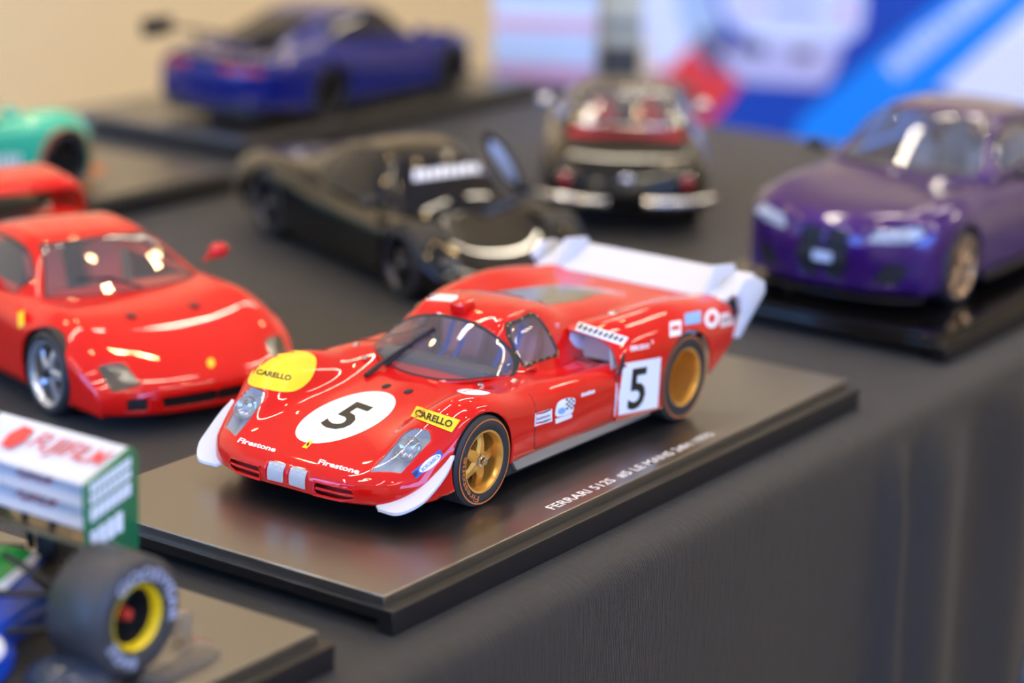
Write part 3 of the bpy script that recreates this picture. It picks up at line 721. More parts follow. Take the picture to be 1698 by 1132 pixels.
mk('oval', skin.blob(ell((713, 768), (17, -14), (5, 5.5)), .2, 3), M_PRINTW, bp_)
mk('lettering', skin.text('BORG&BECK', [(697.5, 777), (727, 752), (730, 757), (701, 782)], .28, .01, 0, 0), M_BLUEP, bp_, 0)
mk('lettering', skin.text('BP', [(684, 785), (691, 779), (695, 785), (688, 791)], .28, .02, 0, 0), M_PRINTK, bp_, 0)
em = mk('shield', skin.quad([(513, 730.5), (520, 732.2), (508.5, 744), (500.5, 741.4)], .12, (3, 3)), M_YELLOW, car5)
mk('mark', skin.blob(ell((510.6, 737), (1.8, 0.5), (-1.6, 2.8)), .2, 2), M_PRINTK, em)
nq = mk('number_board', skin.quad([(1024, 604), (1096, 592), (1090, 675), (1018, 690)], .12, (8, 8)), M_PRINTW, car5)
mk('digit', skin.text('5', [(1045, 612), (1075, 607), (1066, 675), (1039, 681)], .25, .02, 0, 2), M_PRINTK, nq)
b1 = mk('sponsor_badge', skin.quad([(887, 685), (915, 677), (915, 698), (886, 707)], .12, (4, 4)), M_PRINTW, car5)
for dy in (0, 15.4):
    mk('bar', skin.quad([(888, 685+dy), (901, 682+dy), (901, 685+dy), (888, 687.4+dy)], .22, (3, 1)), M_REDP, b1)
    mk('bar', skin.quad([(901, 682+dy), (913, 677.6+dy), (913, 679.4+dy), (901, 685+dy)], .22, (3, 1)), M_PRINTK, b1)
mk('lettering', skin.strokes([(889, 693), (912, 686), (912, 689.5), (889, 697)], 8, .22, .7), mat('grey print', (120, 112, 116), .5), b1)
b2 = mk('sponsor_badge', skin.blob(smooth_outline([(921, 679), (926, 666), (940, 660), (953, 661), (951, 675), (948, 684), (934, 689), (922, 690)]), .12, 4), M_PRINTW, car5)
mk('lower_band', skin.quad([(920.5, 694), (948, 685.5), (948, 692), (921, 702.5)], .12, (3, 2)), M_PRINTW, b2)
mk('flag_checks', join(*[skin.quad([(938+i*3.6, 661+j*3.6-i*.5), (941.4+i*3.6, 660.6+j*3.6-i*.5), (941.2+i*3.6, 664+j*3.6-i*.5), (937.8+i*3.6, 664.6+j*3.6-i*.5)], .2, (1, 1)) for i in range(4) for j in range(5) if (i+j) % 2 == 0]), M_PRINTK, b2)
mk('flag_mark', skin.blob(ell((931, 681), (6.5, -2), (.6, 5)), .18, 3), M_PALEB, b2)
mk('lettering', skin.strokes([(963.5, 652), (986, 645), (986, 651), (963.5, 658)], 6, .15, .8), M_PRINTW, car5, 0)
b3 = mk('sponsor_strip', skin.quad([(960, 534), (1042, 560), (1032, 573), (953, 547)], .15), M_PRINTW, car5)
mk('lettering', skin.strokes([(962, 537), (1038, 561), (1032, 569), (957, 544.5)], 9, .3), M_PRINTK, b3, 0)
mk('lettering', skin.text('FERODO', [(1045, 574), (1076, 569), (1076, 577), (1045, 583)], .15, .03, 0, 0), M_PRINTW, car5, 0)
b4 = mk('sponsor_badge', skin.quad([(1110, 534), (1129, 531), (1129, 555), (1110, 559)], .15, (3, 4)), M_PRINTW, car5)
mk('bars', skin.quad([(1113, 541), (1126, 539), (1126, 546), (1113, 548)], .22, (2, 2)), M_REDP, b4)
mk('sponsor_badge', skin.quad([(1135, 520), (1162, 515), (1162, 535), (1135, 539)], .15, (3, 3)), M_PALEB, car5)
b5 = mk('sponsor_badge', skin.blob(ell((1180, 528), (12, -1.5), (0, 15.5)), .15, 3), M_PRINTW, car5)
mk('mark', skin.blob(ell((1180, 528), (6, -1), (0, 8)), .22, 3), M_REDP, b5)
b6 = mk('sponsor_strip', skin.quad([(1194, 521), (1224, 514), (1222, 535), (1194, 543)], .18, (4, 3)), mat('pale sponsor print', (226, 206, 204), .4), car5)
mk('lettering', skin.strokes([(1197, 527), (1221, 521), (1220, 530), (1197, 536)], 5, .3), mat('grey print', (120, 112, 116), .5), b6, 0)
for sgn in (1,):
    mk('sponsor_strip', skin.quad([(706, 486), (760, 490), (757, 501), (701, 497)], .15), M_PRINTW, car5)
# white patches behind the front wheels' crests and on the far hip
mk('number_lamp_patch', skin.blob(smooth_outline([(758, 648), (775, 645), (800, 648), (813, 652), (800, 655), (772, 654)]), .12, 4), M_PRINTW, car5)
# panel gaps of the doors
for sgn in (-1, 1):
    gp = []
    for path in ([(124, 33), (123.4, 26), (123, 18), (124, 12.5)], [(177.4, 33.5), (177.8, 26), (177, 18), (175.6, 12)], [(124, 12.5), (150, 12.1), (175.6, 12)]):
        Q = np.einsum('ai,ik->ak', basis(len(path), 5), np.array(path, float))
        gp.append(tube([skin.dirn((x-155, sgn*80, z), (0, -sgn, 0), -.1) for x, z in Q], .28, 5))
    o = mk('door_gap', join(*gp), mat('dark red shut line', (70, 6, 8), .6), car5)
# ------------------------------------------------------------------ a generic model car
def body_rows(spec):
    out = []
    for (x, Wd, zc, zf, zs, zb, k) in spec:
        fr = (0, .33, .58, .78, .93, 1.0, .985); zz = (zc, zc+(zf-zc)*.12, zc+(zf-zc)*.6, zf, zf-(zf-zs)*.4, zs, zb)
        out.append([(x+k*f**2.6, Wd*f, z) for f, z in zip(fr, zz)])
    return out
def cabin_rows(spec):
    """each row: centre (x, z), edge (x, y, z), base (x, y, z)"""
    out = []
    for c, e, b in spec:
        r = []
        for t in (0, .36, .7, 1.0): r.append((c[0]+(e[0]-c[0])*t**2.2, e[1]*t, c[1]+(e[2]-c[1])*t**2.4))
        m_ = [(e[i]+b[i])/2 for i in range(3)]; m_[1] += (b[1]-e[1])*.12; r.append(tuple(m_)); r.append(b); out.append(r)
    return out
def arches(VF, wheels, gap, inner):
    for x, z, R in wheels:
        VF = clip(VF, lambda V: np.where(np.abs(V[:, 1]) > inner, np.hypot(V[:, 0]-x, V[:, 2]-z)-(R+gap), 5.0))[1]
    return VF
def cockpit(VF, x0, x1, hw, zmin=25):
    """opens the body under the cabin"""
    return clip(VF, lambda V: poly_sd([(x0, -hw), (x1, -hw), (x1, hw), (x0, hw)], V[:, 0], V[:, 1])+np.where(V[:, 2] < zmin, 60, 0))[1]
def window_set(cab, root, wins, glass_mat, frame_mat, frame=.12):
    """wins: (name, u0, u1, v0, v1); v measured from the centre line. Returns the shell that is left"""
    for nm, u0, u1, v0, v1 in wins:
        f = lambda V, e=0.0: np.maximum(np.maximum(u0+e-V[:, 3], V[:, 3]-u1+e), np.maximum((v0+e-np.abs(V[:, 4])) if v0 > 0 else -9.0, np.abs(V[:, 4])-v1+e))
        g, cab = clip(cab, f)
        sides = [g] if v0 <= 0 else list(clip(g, lambda V: V[:, 1]))
        for q in sides:
            inn, rim = clip(q, lambda V: f(V, frame))
            o = mk(nm, inn, glass_mat, root, 60); mk('window_frame', offset(rim, .1), frame_mat, o, 60, solid=.4)
    return cab
def seat(root, x, y, z, m, h=20, fwd=-1):
    return mk('seat', join(shift(box(-3.5, 3.5, -8.5, 8.5, 0, h, 2.5), (x, y, z), ry=-fwd*.3), box(x-19, x, y-9, y+9, z-3, z+3.5, 2), ball((x+h*.3+.6, y, z+h+1), 4.2, .7, 1, .9)), m, root)
def liners(root, wheels, y0, y1):
    for x, z, R in wheels:
        for sgn in (-1, 1):
            a_ = np.linspace(-.4, math.pi+.4, 20)
            V = [(x+(R+1.3)*math.cos(t), sgn*y, z+(R+1.3)*math.sin(t)) for t in a_ for y in (y0, y1)]
            mk('wheel_arch', (np.array(V), [[2*i, 2*i+1, 2*i+3, 2*i+2] for i in range(19)]), M_DARK, root, 60)
def headrest_mirror(root, x, y, z, m, s=1.0):
    for sgn in (-1, 1):
        o = mk('door_mirror', shift(ball((0, 0, 0), 4.2, .75, 1.2, .8), (x, sgn*y, z)), m, root)
        mk('mirror_stalk', tube([(x+1, sgn*(y-7), z-4), (x, sgn*(y-2), z-1)], 1.0, 6), m, o)

# ------------------------------------------------------------------ red wedge-nosed sports car (1980s)
WH = -16.4666*math.pi/180
wf = np.array([math.sin(WH), -math.cos(WH)])          # forward
car = thing('model_sports_car', 'red wedge-nosed model sports car with silver wheels and a box rear wing', 'model car', (129.26-wf[0]*121, 185.5-wf[1]*121, 0), 0, 'model cars on the table')
WRZ = math.atan2(-wf[1], -wf[0]); car.rotation_euler.z = WRZ
wedge_root = (129.26-wf[0]*121, 185.5-wf[1]*121, 0)
X0 = 121
B = body_rows([(3,44,6.5,6.5,6.5,6.5,12),(0.3,45.5,8,8,8,7,13),(0,46.5,12,12,11.5,7,13),(.6,47,16.4,16.2,15,7,13.5),(2.8,47.6,19.6,19,17,7.2,13),(8,48.5,23.2,22.6,19,7.5,11),(16,50,27.6,27.2,22,8,7),(27,51.6,32.6,32.6,25.5,8.5,4),(40,52.6,37,37.6,28.5,9,1),(55,53,39.2,40.6,30,9,0),(70,52.8,40.2,40.8,30.5,9,0),(86,52.6,41,40.6,31,8.6,0),(110,53,41.5,40.8,32,8.4,0),(140,54,42,42,33,8.4,0),(165,54.6,44,45,34,8.6,0),(190,54.7,45.5,47,34.5,9,0),(215,54.2,45.5,46,34.5,10,0),(236,52.6,44.5,44.5,34,14,-1.5),(241,51.5,41,41,33,15,-2.5),(242,51,30,30,29,16,-3),(240,50,17,17,17,16,-3)])
B = [[(x-X0, y, z) for x, y, z in r] for r in B]
W4 = [(48-X0, 17.6, 17.6), (184-X0, 18.6, 18.6)]
bod = cockpit(arches(net(B, 6, 6), W4, 1.4, 42), 84-X0, 136-X0, 36)
# lamp openings and nose slots
f_hl = lambda V: poly_sd([(7.4-X0, 31), (10.6-X0, 42), (20.4-X0, 43.6), (17-X0, 33)], V[:, 0], np.abs(V[:, 1]))+np.where(V[:, 2] < 17.5, 60, 0)
lamp4, bod = clip(bod, f_hl)
f_sl = lambda V: poly_sd([(0, 10.2), (23.5, 10.2), (24.5, 14.2), (0, 15.0)], np.abs(V[:, 1]), V[:, 2])+np.where(V[:, 0] > 9-X0, 60, 0)
slot4, bod = clip(bod, f_sl)
f_s2 = lambda V: poly_sd([(30, 9.6), (37.5, 9.6), (37.5, 14.6), (30, 14.6)], np.abs(V[:, 1]), V[:, 2])+np.where(V[:, 0] > 14-X0, 60, 0)
slot5, bod = clip(bod, f_s2)
mk('body', bod, M_REDF, car, 40, solid=.6)
mk('grille', offset(slot4, -2.2), M_DARK, car)
for sgn in (-1, 1):
    mk('brake_duct', offset(clip(slot5, lambda V: V[:, 1]*sgn)[1], -.8), M_DARK, car)
    lm_ = clip(lamp4, lambda V: V[:, 1]*sgn)[1]
    o = mk('lamp_unit', offset(lm_, -2.5), mat('brown grey lamp bowl', (108, 102, 90), .7), car)
    mk('cover', offset(lm_, .05), glass('olive lamp cover', (150, 142, 124), .7, .12, 1.4), o)
    c = lm_[0][:, :3].mean(0)
    amb, rest = clip(lm_, lambda V: poly_sd([(8-X0, 37), (11-X0, 43), (16.5-X0, 43), (15-X0, 37.2)], V[:, 0], np.abs(V[:, 1])))
    mk('indicator', offset(amb, -1.6), mat('amber lens', (214, 132, 56), .3), o)
    wht, _ = clip(rest, lambda V: poly_sd([(7.4-X0, 31.6), (8.4-X0, 36.4), (14.5-X0, 36.6), (13-X0, 32)], V[:, 0], np.abs(V[:, 1])))
    mk('headlamp', offset(wht, -1.6), mat('dull lamp glass', (196, 198, 198), .3), o)
    mk('hood_vent', ball((43-X0, sgn*15, 37.8), 2.4, 1.2, .9, .35), M_DARK, car)
sk4 = Skin(bod, wedge_root, WRZ)
mk('badge', sk4.blob(ell((349.5, 602), (6.5, -1), (1, 8)), .2, 3), M_YELLOW, car)
mk('shield', sk4.quad([(30, 519), (40, 514), (40, 540), (31, 545)], .2, (3, 3)), M_YELLOW, car)
C = cabin_rows([((66-X0, 39.2), (76-X0, 39, 39.6), (82-X0, 42, 39.2)), ((76-X0, 45), (83-X0, 35, 44.4), (88-X0, 43.5, 39.2)), ((90-X0, 53.5), (94-X0, 29.5, 52.4), (98-X0, 44.4, 39.4)), ((100-X0, 58.4), (104-X0, 26.6, 56.6), (106-X0, 45, 39.6)), ((114-X0, 60.4), (115-X0, 26, 58.6), (116-X0, 45.6, 40)), ((132-X0, 60.6), (132-X0, 26, 58.8), (132-X0, 46, 41)), ((148-X0, 58), (148-X0, 26, 56.2), (148-X0, 45.5, 42)), ((172-X0, 52.4), (172-X0, 25, 51), (172-X0, 42, 43)), ((206-X0, 46), (206-X0, 24, 45.4), (206-X0, 36, 44))])
cab = window_set(net(C, 6, 8), car, [('windscreen', .25, 2.9, 0, 2.86), ('side_window', 1.4, 5.6, 3.25, 4.75), ('rear_window', 6.2, 7.8, 0, 2.7)], M_GLASS, M_DARK, .1)
mk('roof_shell', cab, M_REDF, car, 50, solid=.5)
mk('chassis', join(box(17-X0, 30-X0, -38, 38, 8, 12), box(66-X0, 165-X0, -46, 46, 5, 14), box(28-X0, 70-X0, -32, 32, 6, 24), box(160-X0, 236-X0, -32, 32, 7, 34)), M_DARK, car, 0)
liners(car, W4, 51, 30)
for y in (-14, 14): seat(car, 114-X0, y, 27, M_SEATR, 24)
mk('dashboard', box(84-X0, 93-X0, -36, 36, 28, 39.5, 2), M_DARK, car)
mk('bulkhead', box(136-X0, 138-X0, -30, 30, 20, 52), M_DARK, car, 0)
mk('wiper_arm', tube([(70-X0, -6, 41.2), (76-X0, 6, 45.4), (80-X0, 20, 46)], .7, 6), M_DARK, car)
for x, z, R in W4:
    for sgn in (-1, 1): wheel(car, (x, sgn*44.6, z), sgn, R, 15, 13.2, mat('bright silver wheel', (205, 208, 214), .25, metal=.8), 'five', False, .2, M_DARK)
headrest_mirror(car, 88-X0, 55, 47.5, M_REDF)
wg = mk('rear_wing', net([[(x-X0, y, z) for y, z in ((0, z0), (20, z0), (40, z0), (48, z0-.6), (51.5, z0-4), (53, 46), (53, 42))] for x, z0 in ((204, 55.5), (208, 59.2), (220, 60.6), (236, 61.4), (239, 60), (238, 57.5), (222, 56.4), (208, 55.2), (204, 55.5))], 3, 5), M_REDF, car, 50)
mk('engine_cover', net([[(x-X0, y, z) for y, z in ((0, z0), (16, z0), (34, z0-.5), (42, z0-2), (44, z0-4))] for x, z0 in ((205, 46.8), (222, 47.4), (240, 47))], 3, 3), M_DARK, car, 50)

# ------------------------------------------------------------------ black mid-engined supercar, door raised
bf = np.array([-.389, -.921]); bc = np.array([410., 301.])
BRZ = math.atan2(-bf[1], -bf[0]); L2 = 119
car = thing('model_supercar', 'glossy black model supercar with a raised door and white screen lettering', 'model car', (*bc, 0), BRZ, 'model cars on the table')
M_BLKP = mat('black lacquer', (14, 12, 11), .5, coat=1.0, ior=1.4)
B = body_rows([(3,40,7,7,7,6.5,16),(0,42,9,9,9,7,17),(.5,43,14,14,13,7,17),(4,44.5,18,18.4,16,7.4,16),(14,47,22.4,24.6,19,8,12),(28,49.5,27,31.4,23,8.5,6),(44,50.4,31,36.8,26,9,2),(60,50.2,34.4,37.6,27.5,9,0),(80,49.4,37.5,36.6,28,9,0),(110,49,39,37,28,8.5,0),(140,50,40,39,29,8.5,0),(165,50.6,41,42.6,31,8.6,0),(190,50.5,41.6,44,32,9,0),(215,49.6,41,42.5,32,11,-2),(234,47,39.6,40,31,15,-5),(238,46,35,35,30,16,-6),(237,45,18,18,18,16,-6)])
B = [[(x-L2, y, z) for x, y, z in r] for r in B]
W2 = [(46-L2, 17.8, 17.8), (190-L2, 18.8, 18.8)]
bod = cockpit(arches(net(B, 6, 6), W2, 1.4, 40), 84-L2, 140-L2, 32)
mk('body', bod, M_BLKP, car, 40, solid=.6)
C = cabin_rows([((62-L2, 33), (76-L2, 33, 35), (82-L2, 38, 35.5)), ((72-L2, 42), (82-L2, 31, 41.4), (90-L2, 40, 36)), ((90-L2, 55), (95-L2, 26, 53), (100-L2, 41.5, 36.5)), ((100-L2, 60), (104-L2, 24, 57.6), (108-L2, 42, 37)), ((114-L2, 62.6), (116-L2, 23.4, 60), (118-L2, 42, 37.5)), ((136-L2, 62), (136-L2, 23, 59.4), (136-L2, 41, 38)), ((158-L2, 57), (158-L2, 21, 54.6), (158-L2, 37, 39)), ((186-L2, 49), (186-L2, 17, 47), (186-L2, 30, 40)), ((214-L2, 41.6), (214-L2, 13, 40.4), (214-L2, 22, 38))])
cab = window_set(net(C, 6, 8), car, [('windscreen', .2, 2.9, 0, 2.86), ('side_window', 1.4, 5.7, 3.2, 4.7)], M_DKGLASS, M_DARK, .1)
mk('roof_shell', cab, M_BLKP, car, 50, solid=.5)
sk2 = Skin(net(C, 6, 8), (*bc, 0), BRZ)
sk2.o = np.array([bc[0], bc[1], 0.])
mk('screen_lettering', sk2.strokes([(684, 283), (806, 268), (808, 284), (686, 300)], 9, .4, .8), M_PRINTW, car, 0)
mk('chassis', join(box(66-L2, 168-L2, -42, 42, 4.5, 14), box(24-L2, 70-L2, -30, 30, 6, 24), box(164-L2, 232-L2, -30, 30, 7, 30)), M_DARK, car, 0)
liners(car, W2, 47.5, 28)
seat(car, 116-L2, 0, 24, M_DARK, 24)
for x, z, R in W2:
    for sgn in (-1, 1): wheel(car, (x, sgn*42, z), sgn, R, 14.5, 12.8, mat('dark gunmetal wheel', (70, 72, 80), .25, metal=.8), 'five', False, .25, M_CHROME)
for sgn in (-1, 1):
    mk('headlamp', ball((16-L2, sgn*38, 23.4), 5, 1.5, .9, .5), M_LENS, car)
headrest_mirror(car, 82-L2, 47, 41, M_BLKP)
# raised far-side door: frame and window, its pale reflection painted into the colour
hinge = np.array([84-L2, -38, 40.])
def door_pt(a, b, c=0.0):   # a along the door, b across it, c thickness
    u = np.array([.22, .42, .88]); v = np.array([.62, .10, -.16]); w = np.cross(u, v)
    return hinge+np.array([4, -12, -2])+u*a+v*b+w*c
def slab(poly, t0, t1):
    n = len(poly); V = [door_pt(a, b, t0) for a, b in poly]+[door_pt(a, b, t1) for a, b in poly]
    return np.array(V), [list(range(n))[::-1], list(range(n, 2*n))]+[[i, (i+1) % n, n+(i+1) % n, n+i] for i in range(n)]
dr = mk('raised_door', slab(smooth_outline([(0, 0), (10, -3), (26, -1), (33, 6), (34, 15), (26, 20), (10, 19), (0, 12)], 3), -1, 1), M_BLKP, car, 40)
mk('door_window', slab(smooth_outline([(6, 3), (16, .5), (27, 4), (30, 10), (26, 15), (14, 14.5), (6, 11)], 3), -1.5, 1.5), mat('door glass painted with pale reflection', (232, 234, 246), .4), dr, 40)

# ------------------------------------------------------------------ purple saloon on the glossy base
L3 = 133
car = thing('model_saloon_car', 'deep purple model saloon with twin kidney grilles and pale seats', 'model car', (428+L3, 71, PZ), 0, 'model cars on the table')
M_PUR = mat('purple metallic lacquer', (58, 22, 98), .28, metal=.35, coat=1.0)
B = body_rows([(4,42,8,8,8,8,14),(1,44,10,10,10,8,15),(0,46,20,20,18,8,16),(0.5,47,30,30,24,8,16),(3,48,37.5,37.6,30,8,15),(9,49.5,42.6,43,34,8.4,12),(20,51.4,45.6,46.6,37,8.8,7),(34,52.8,47.6,49,39,9,3),(50,53,49.4,50.4,40,9,1),(66,52.6,51.2,51,40,9,0),(85,52.2,53,51.6,40.5,8.6,0),(120,52.2,54,52,41,8.4,0),(160,52.6,54.6,52.8,42,8.6,0),(200,53.2,55,54,43,9,0),(225,53,56,55,43,9,0),(250,51.6,57,55.6,43,10,-3),(262,49.6,56.4,55,42,12,-7),(266,48.6,48,48,40,14,-9),(265,47.5,30,30,30,14,-9),(262,46,13,13,13,13,-8)])
B = [[(x-L3, y, z) for x, y, z in r] for r in B]
W3 = [(46-L3, 18.6, 18.6), (205-L3, 18.8, 18.8)]
bod = cockpit(arches(net(B, 6, 6), W3, 1.4, 42), 92-L3, 196-L3, 41)
kid = lambda V: poly_sd([(1.4, 13.5), (10.6, 13), (13, 20), (12.8, 32), (10.5, 36.5), (2.2, 36.5), (1.2, 33)], np.abs(V[:, 1]), V[:, 2])+np.where(V[:, 0] > 14-L3, 60, 0)
kd, bod = clip(bod, kid)
hl3, bod = clip(bod, lambda V: poly_sd([(21, 32.5), (24, 38.4), (42, 41.2), (45.5, 38), (40, 33.5)], np.abs(V[:, 1]), V[:, 2])+np.where(V[:, 0] > 24-L3, 60, 0))
ai3, bod = clip(bod, lambda V: poly_sd([(24, 12.5), (36, 12.5), (41, 22), (31, 23.5)], np.abs(V[:, 1]), V[:, 2])+np.where(V[:, 0] > 24-L3, 60, 0))
mk('body', bod, M_PUR, car, 40, solid=.6)
for sgn in (-1, 1):
    k_ = clip(kd, lambda V: V[:, 1]*sgn)[1]; o = mk('kidney_grille', offset(k_, -1.5), M_DARK, car)
    for z in (17, 21, 25, 29, 33): mk('grille_bar', box(.6-L3, 1.6-L3, min(sgn*2, sgn*12), max(sgn*2, sgn*12), z-.4, z+.4), M_BLACK, o, 0)
    h_ = clip(hl3, lambda V: V[:, 1]*sgn)[1]; o = mk('headlamp', offset(h_, -1.2), M_GREY, car)
    mk('cover', offset(h_, .05), M_LENS, o)
    for y in (27, 34, 40): mk('lamp_cell', ball((3.6+.0045*y*y-L3, sgn*y, 37), 2.2, .7, 1, .8), M_WHITE, o)
    mk('side_intake', offset(clip(ai3, lambda V: V[:, 1]*sgn)[1], -1.6), M_DARK, car)
mk('number_plate', box(-1.2-L3, .2-L3, -13, 13, 20.5, 26.5, .3), M_DARK, car)
mk('plate_print', box(-1.5-L3, -1.1-L3, -6, 4, 21.3, 25.7), mat('pale plate print', (190, 205, 235), .4), car, 0)
mk('splitter', net([[(x-L3, y, z) for x, y, z in r] for r in ([(0, 0, 7), (.6, 16, 7), (3.5, 30, 7), (10, 42, 7), (17, 46, 7)], [(-2, 0, 6.2), (-1.4, 16, 6.2), (1.5, 30, 6.2), (8, 42.6, 6.2), (16, 47.5, 6.2)], [(4, 0, 5.6), (4, 16, 5.6), (7, 30, 5.6), (12, 40, 5.6), (19, 45, 5.6)])], 3, 4), M_BLACK, car)
C = cabin_rows([((74-L3, 51.4), (86-L3, 40, 52.4), (92-L3, 46, 52.4)), ((88-L3, 60), (96-L3, 37.5, 59.4), (101-L3, 46.5, 52.6)), ((106-L3, 72), (110-L3, 33.6, 70.4), (112-L3, 46.8, 53)), ((118-L3, 77.2), (121-L3, 31.4, 75), (122-L3, 47, 53)), ((136-L3, 79.4), (137-L3, 30.6, 77), (138-L3, 47, 53.4)), ((165-L3, 78.8), (165-L3, 30.4, 76.4), (165-L3, 47, 53.8)), ((186-L3, 75.6), (186-L3, 30.8, 73), (186-L3, 46.8, 54)), ((208-L3, 67), (204-L3, 33, 65), (206-L3, 46, 54.4)), ((234-L3, 56), (226-L3, 38, 56), (226-L3, 44, 54.6))])
cab = window_set(net(C, 6, 8), car, [('windscreen', .2, 2.9, 0, 2.85), ('side_window', 1.3, 4.5, 3.2, 4.75), ('quarter_window', 4.65, 6.6, 3.2, 4.75), ('rear_window', 6.3, 7.8, 0, 2.7)], M_GLASS, M_DARK, .08)
mk('roof_shell', cab, M_PUR, car, 50, solid=.5)
mk('chassis', join(box(24-L3, 70-L3, -30, 30, 7, 34), box(66-L3, 186-L3, -44, 44, 5, 14), box(180-L3, 258-L3, -30, 30, 7, 40), box(66-L3, 76-L3, -44, 44, 14, 46)), M_DARK, car, 0)
liners(car, W3, 50, 30)
mk('dashboard', box(84-L3, 98-L3, -40, 40, 40, 53, 3), M_DARK, car)
for y in (-18, 18):
    seat(car, 134-L3, y, 34, M_SEATG, 24); seat(car, 180-L3, y, 34, M_SEATG, 22)
for x, z, R in W3:
    for sgn in (-1, 1): wheel(car, (x, sgn*45, z), sgn, R, 14.5, 14.4, mat('polished bronze wheel', (196, 172, 150), .22, metal=.9), 'multi', False, .15, None)
headrest_mirror(car, 98-L3, 58, 56, M_BLACK)
mk('side_skirt', box(70-L3, 184-L3, -53.6, -51.2, 6.5, 10, .6), M_BLACK, car)

# ------------------------------------------------------------------ dark blue winged coupe, tail towards the camera
M_BLU = mat('deep blue lacquer', (8, 22, 104), .26, coat=1.0)
def gt_coupe(name, label, loc, rz, paint, rim, wing_h=76, extras=None):
    Lh = 126
    car = thing(name, label, 'model car', loc, rz, 'model cars on the table')
    B = body_rows([(4,40,8,8,8,8,14),(0,43,10,10,10,8,16),(0,44.5,20,20,18,8,16),(3,46,27,29,23,8,15),(12,48.6,32,37,28,8.6,10),(26,50.6,36.4,43.6,32,9,4),(44,51.6,41,47,34,9,1),(62,51.2,45,46.6,35,9,0),(84,50.6,48,46.6,36,8.6,0),(120,51,50,48,37,8.6,0),(155,52.4,50,50,38.5,8.8,0),(180,53.2,49.6,51.4,39,9,0),(205,53,48.6,50.4,39,9.6,0),(230,51,46.6,47,38,12,-3),(246,48.6,43.6,44,36,14,-7),(251,47.5,36,36,33,15,-9),(250,46.5,24,24,24,14,-9),(246,45,12,12,12,12,-8)])
    B = [[(x-Lh, y, z) for x, y, z in r] for r in B]
    Ws = [(44-Lh, 18.2, 18.2), (180-Lh, 18.8, 18.8)]
    bod = cockpit(arches(net(B, 6, 6), Ws, 1.4, 41), 88-Lh, 158-Lh, 37)
    tl, bod = clip(bod, lambda V: poly_sd([(14, 37.5), (45, 36.5), (46, 41), (14, 42)], np.abs(V[:, 1]), V[:, 2])+np.where(V[:, 0] < 228-Lh, 60, 0))
    mk('body', bod, paint, car, 40, solid=.6)
    for sgn in (-1, 1):
        mk('tail_lamp', offset(clip(tl, lambda V: V[:, 1]*sgn)[1], .1), mat('red lamp lens', (170, 24, 40), .2, coat=1.0), car)
        mk('headlamp', shift(ball((0, 0, 0), 7, 1.1, .95, .7), (17-Lh, sgn*38.5, 36.2), ry=-.6), M_LENS, car)
    C = cabin_rows([((66-Lh, 45), (78-Lh, 38, 46.6), (84-Lh, 44, 46.6)), ((80-Lh, 55), (88-Lh, 35.6, 54.4), (94-Lh, 44.6, 47)), ((96-Lh, 66), (100-Lh, 31.6, 64.4), (104-Lh, 45, 47.4)), ((108-Lh, 70.6), (111-Lh, 29.6, 68.6), (113-Lh, 45.2, 47.8)), ((126-Lh, 72), (127-Lh, 28.8, 70), (128-Lh, 45.2, 48)), ((150-Lh, 70), (150-Lh, 28.2, 68), (150-Lh, 44.6, 48.4)), ((172-Lh, 65), (170-Lh, 27.6, 63), (170-Lh, 42.6, 49)), ((200-Lh, 56.4), (196-Lh, 27, 55), (194-Lh, 38, 49)), ((226-Lh, 48.4), (220-Lh, 26, 48), (216-Lh, 33, 47))])
    cab = window_set(net(C, 6, 8), car, [('windscreen', .2, 2.9, 0, 2.85), ('side_window', 1.3, 5.8, 3.2, 4.7), ('rear_window', 5.7, 7.6, 0, 2.6)], M_SMOKE, M_DARK, .1)
    mk('roof_shell', cab, paint, car, 50, solid=.5)
    mk('chassis', join(box(22-Lh, 66-Lh, -30, 30, 7, 30), box(62-Lh, 160-Lh, -43, 43, 5, 14), box(156-Lh, 244-Lh, -30, 30, 7, 34)), M_DARK, car, 0)
    liners(car, Ws, 50, 29)
    for y in (-15, 15): seat(car, 124-Lh, y, 32, M_DARK, 22)
    mk('dashboard', box(78-Lh, 90-Lh, -36, 36, 36, 48, 2), M_DARK, car)
    for x, z, R in Ws:
        for sgn in (-1, 1): wheel(car, (x, sgn*44, z), sgn, R, 15, 13.4, rim, 'multi', False, .2, M_DARK)
    headrest_mirror(car, 86-Lh, 54, 52, paint)
    w = mk('rear_wing', net([[(x-Lh, y, z) for y in (0, 20, 40, 50)] for x, z in ((232, wing_h-1), (240, wing_h), (254, wing_h+2), (254, wing_h+1), (240, wing_h-1.4), (232, wing_h-1))], 2, 3), M_DARK, car, 50)
    for sgn in (-1, 1):
        mk('wing_post', tube([(232-Lh, sgn*20, 45), (236-Lh, sgn*20, 60), (243-Lh, sgn*20, wing_h)], 1.3, 6), M_DARK, car)
        mk('wing_end', box(229-Lh, 257-Lh, sgn*50.5-.7, sgn*50.5+.7, wing_h-8, wing_h+5, .3), M_DARK, car)
    mk('splitter', box(-2-Lh, 14-Lh, -38, 38, 5.4, 7, .5), M_DARK if extras is None else extras, car)
    for sgn in (-1, 1):
        mk('side_skirt', box(64-Lh, 160-Lh, min(sgn*47, sgn*52), max(sgn*47, sgn*52), 5.6, 9.4, .6), M_DARK if extras is None else extras, car)
    mk('rear_diffuser', box(232-Lh, 246-Lh, -40, 40, 6, 14, 1), M_DARK, car)
    return car, bod, Lh
bluecar, _b, _l = gt_coupe('model_coupe', 'dark blue model coupe with a tall rear wing, tail lamps showing', (698, 594, PZ), math.pi, M_BLU, mat('black wheel', (34, 33, 34), .3, metal=.5), 62)
bluecar.scale = (1, .93, .93)
M_MINT = mat('mint green lacquer', (62, 190, 150), .3, coat=1.0)
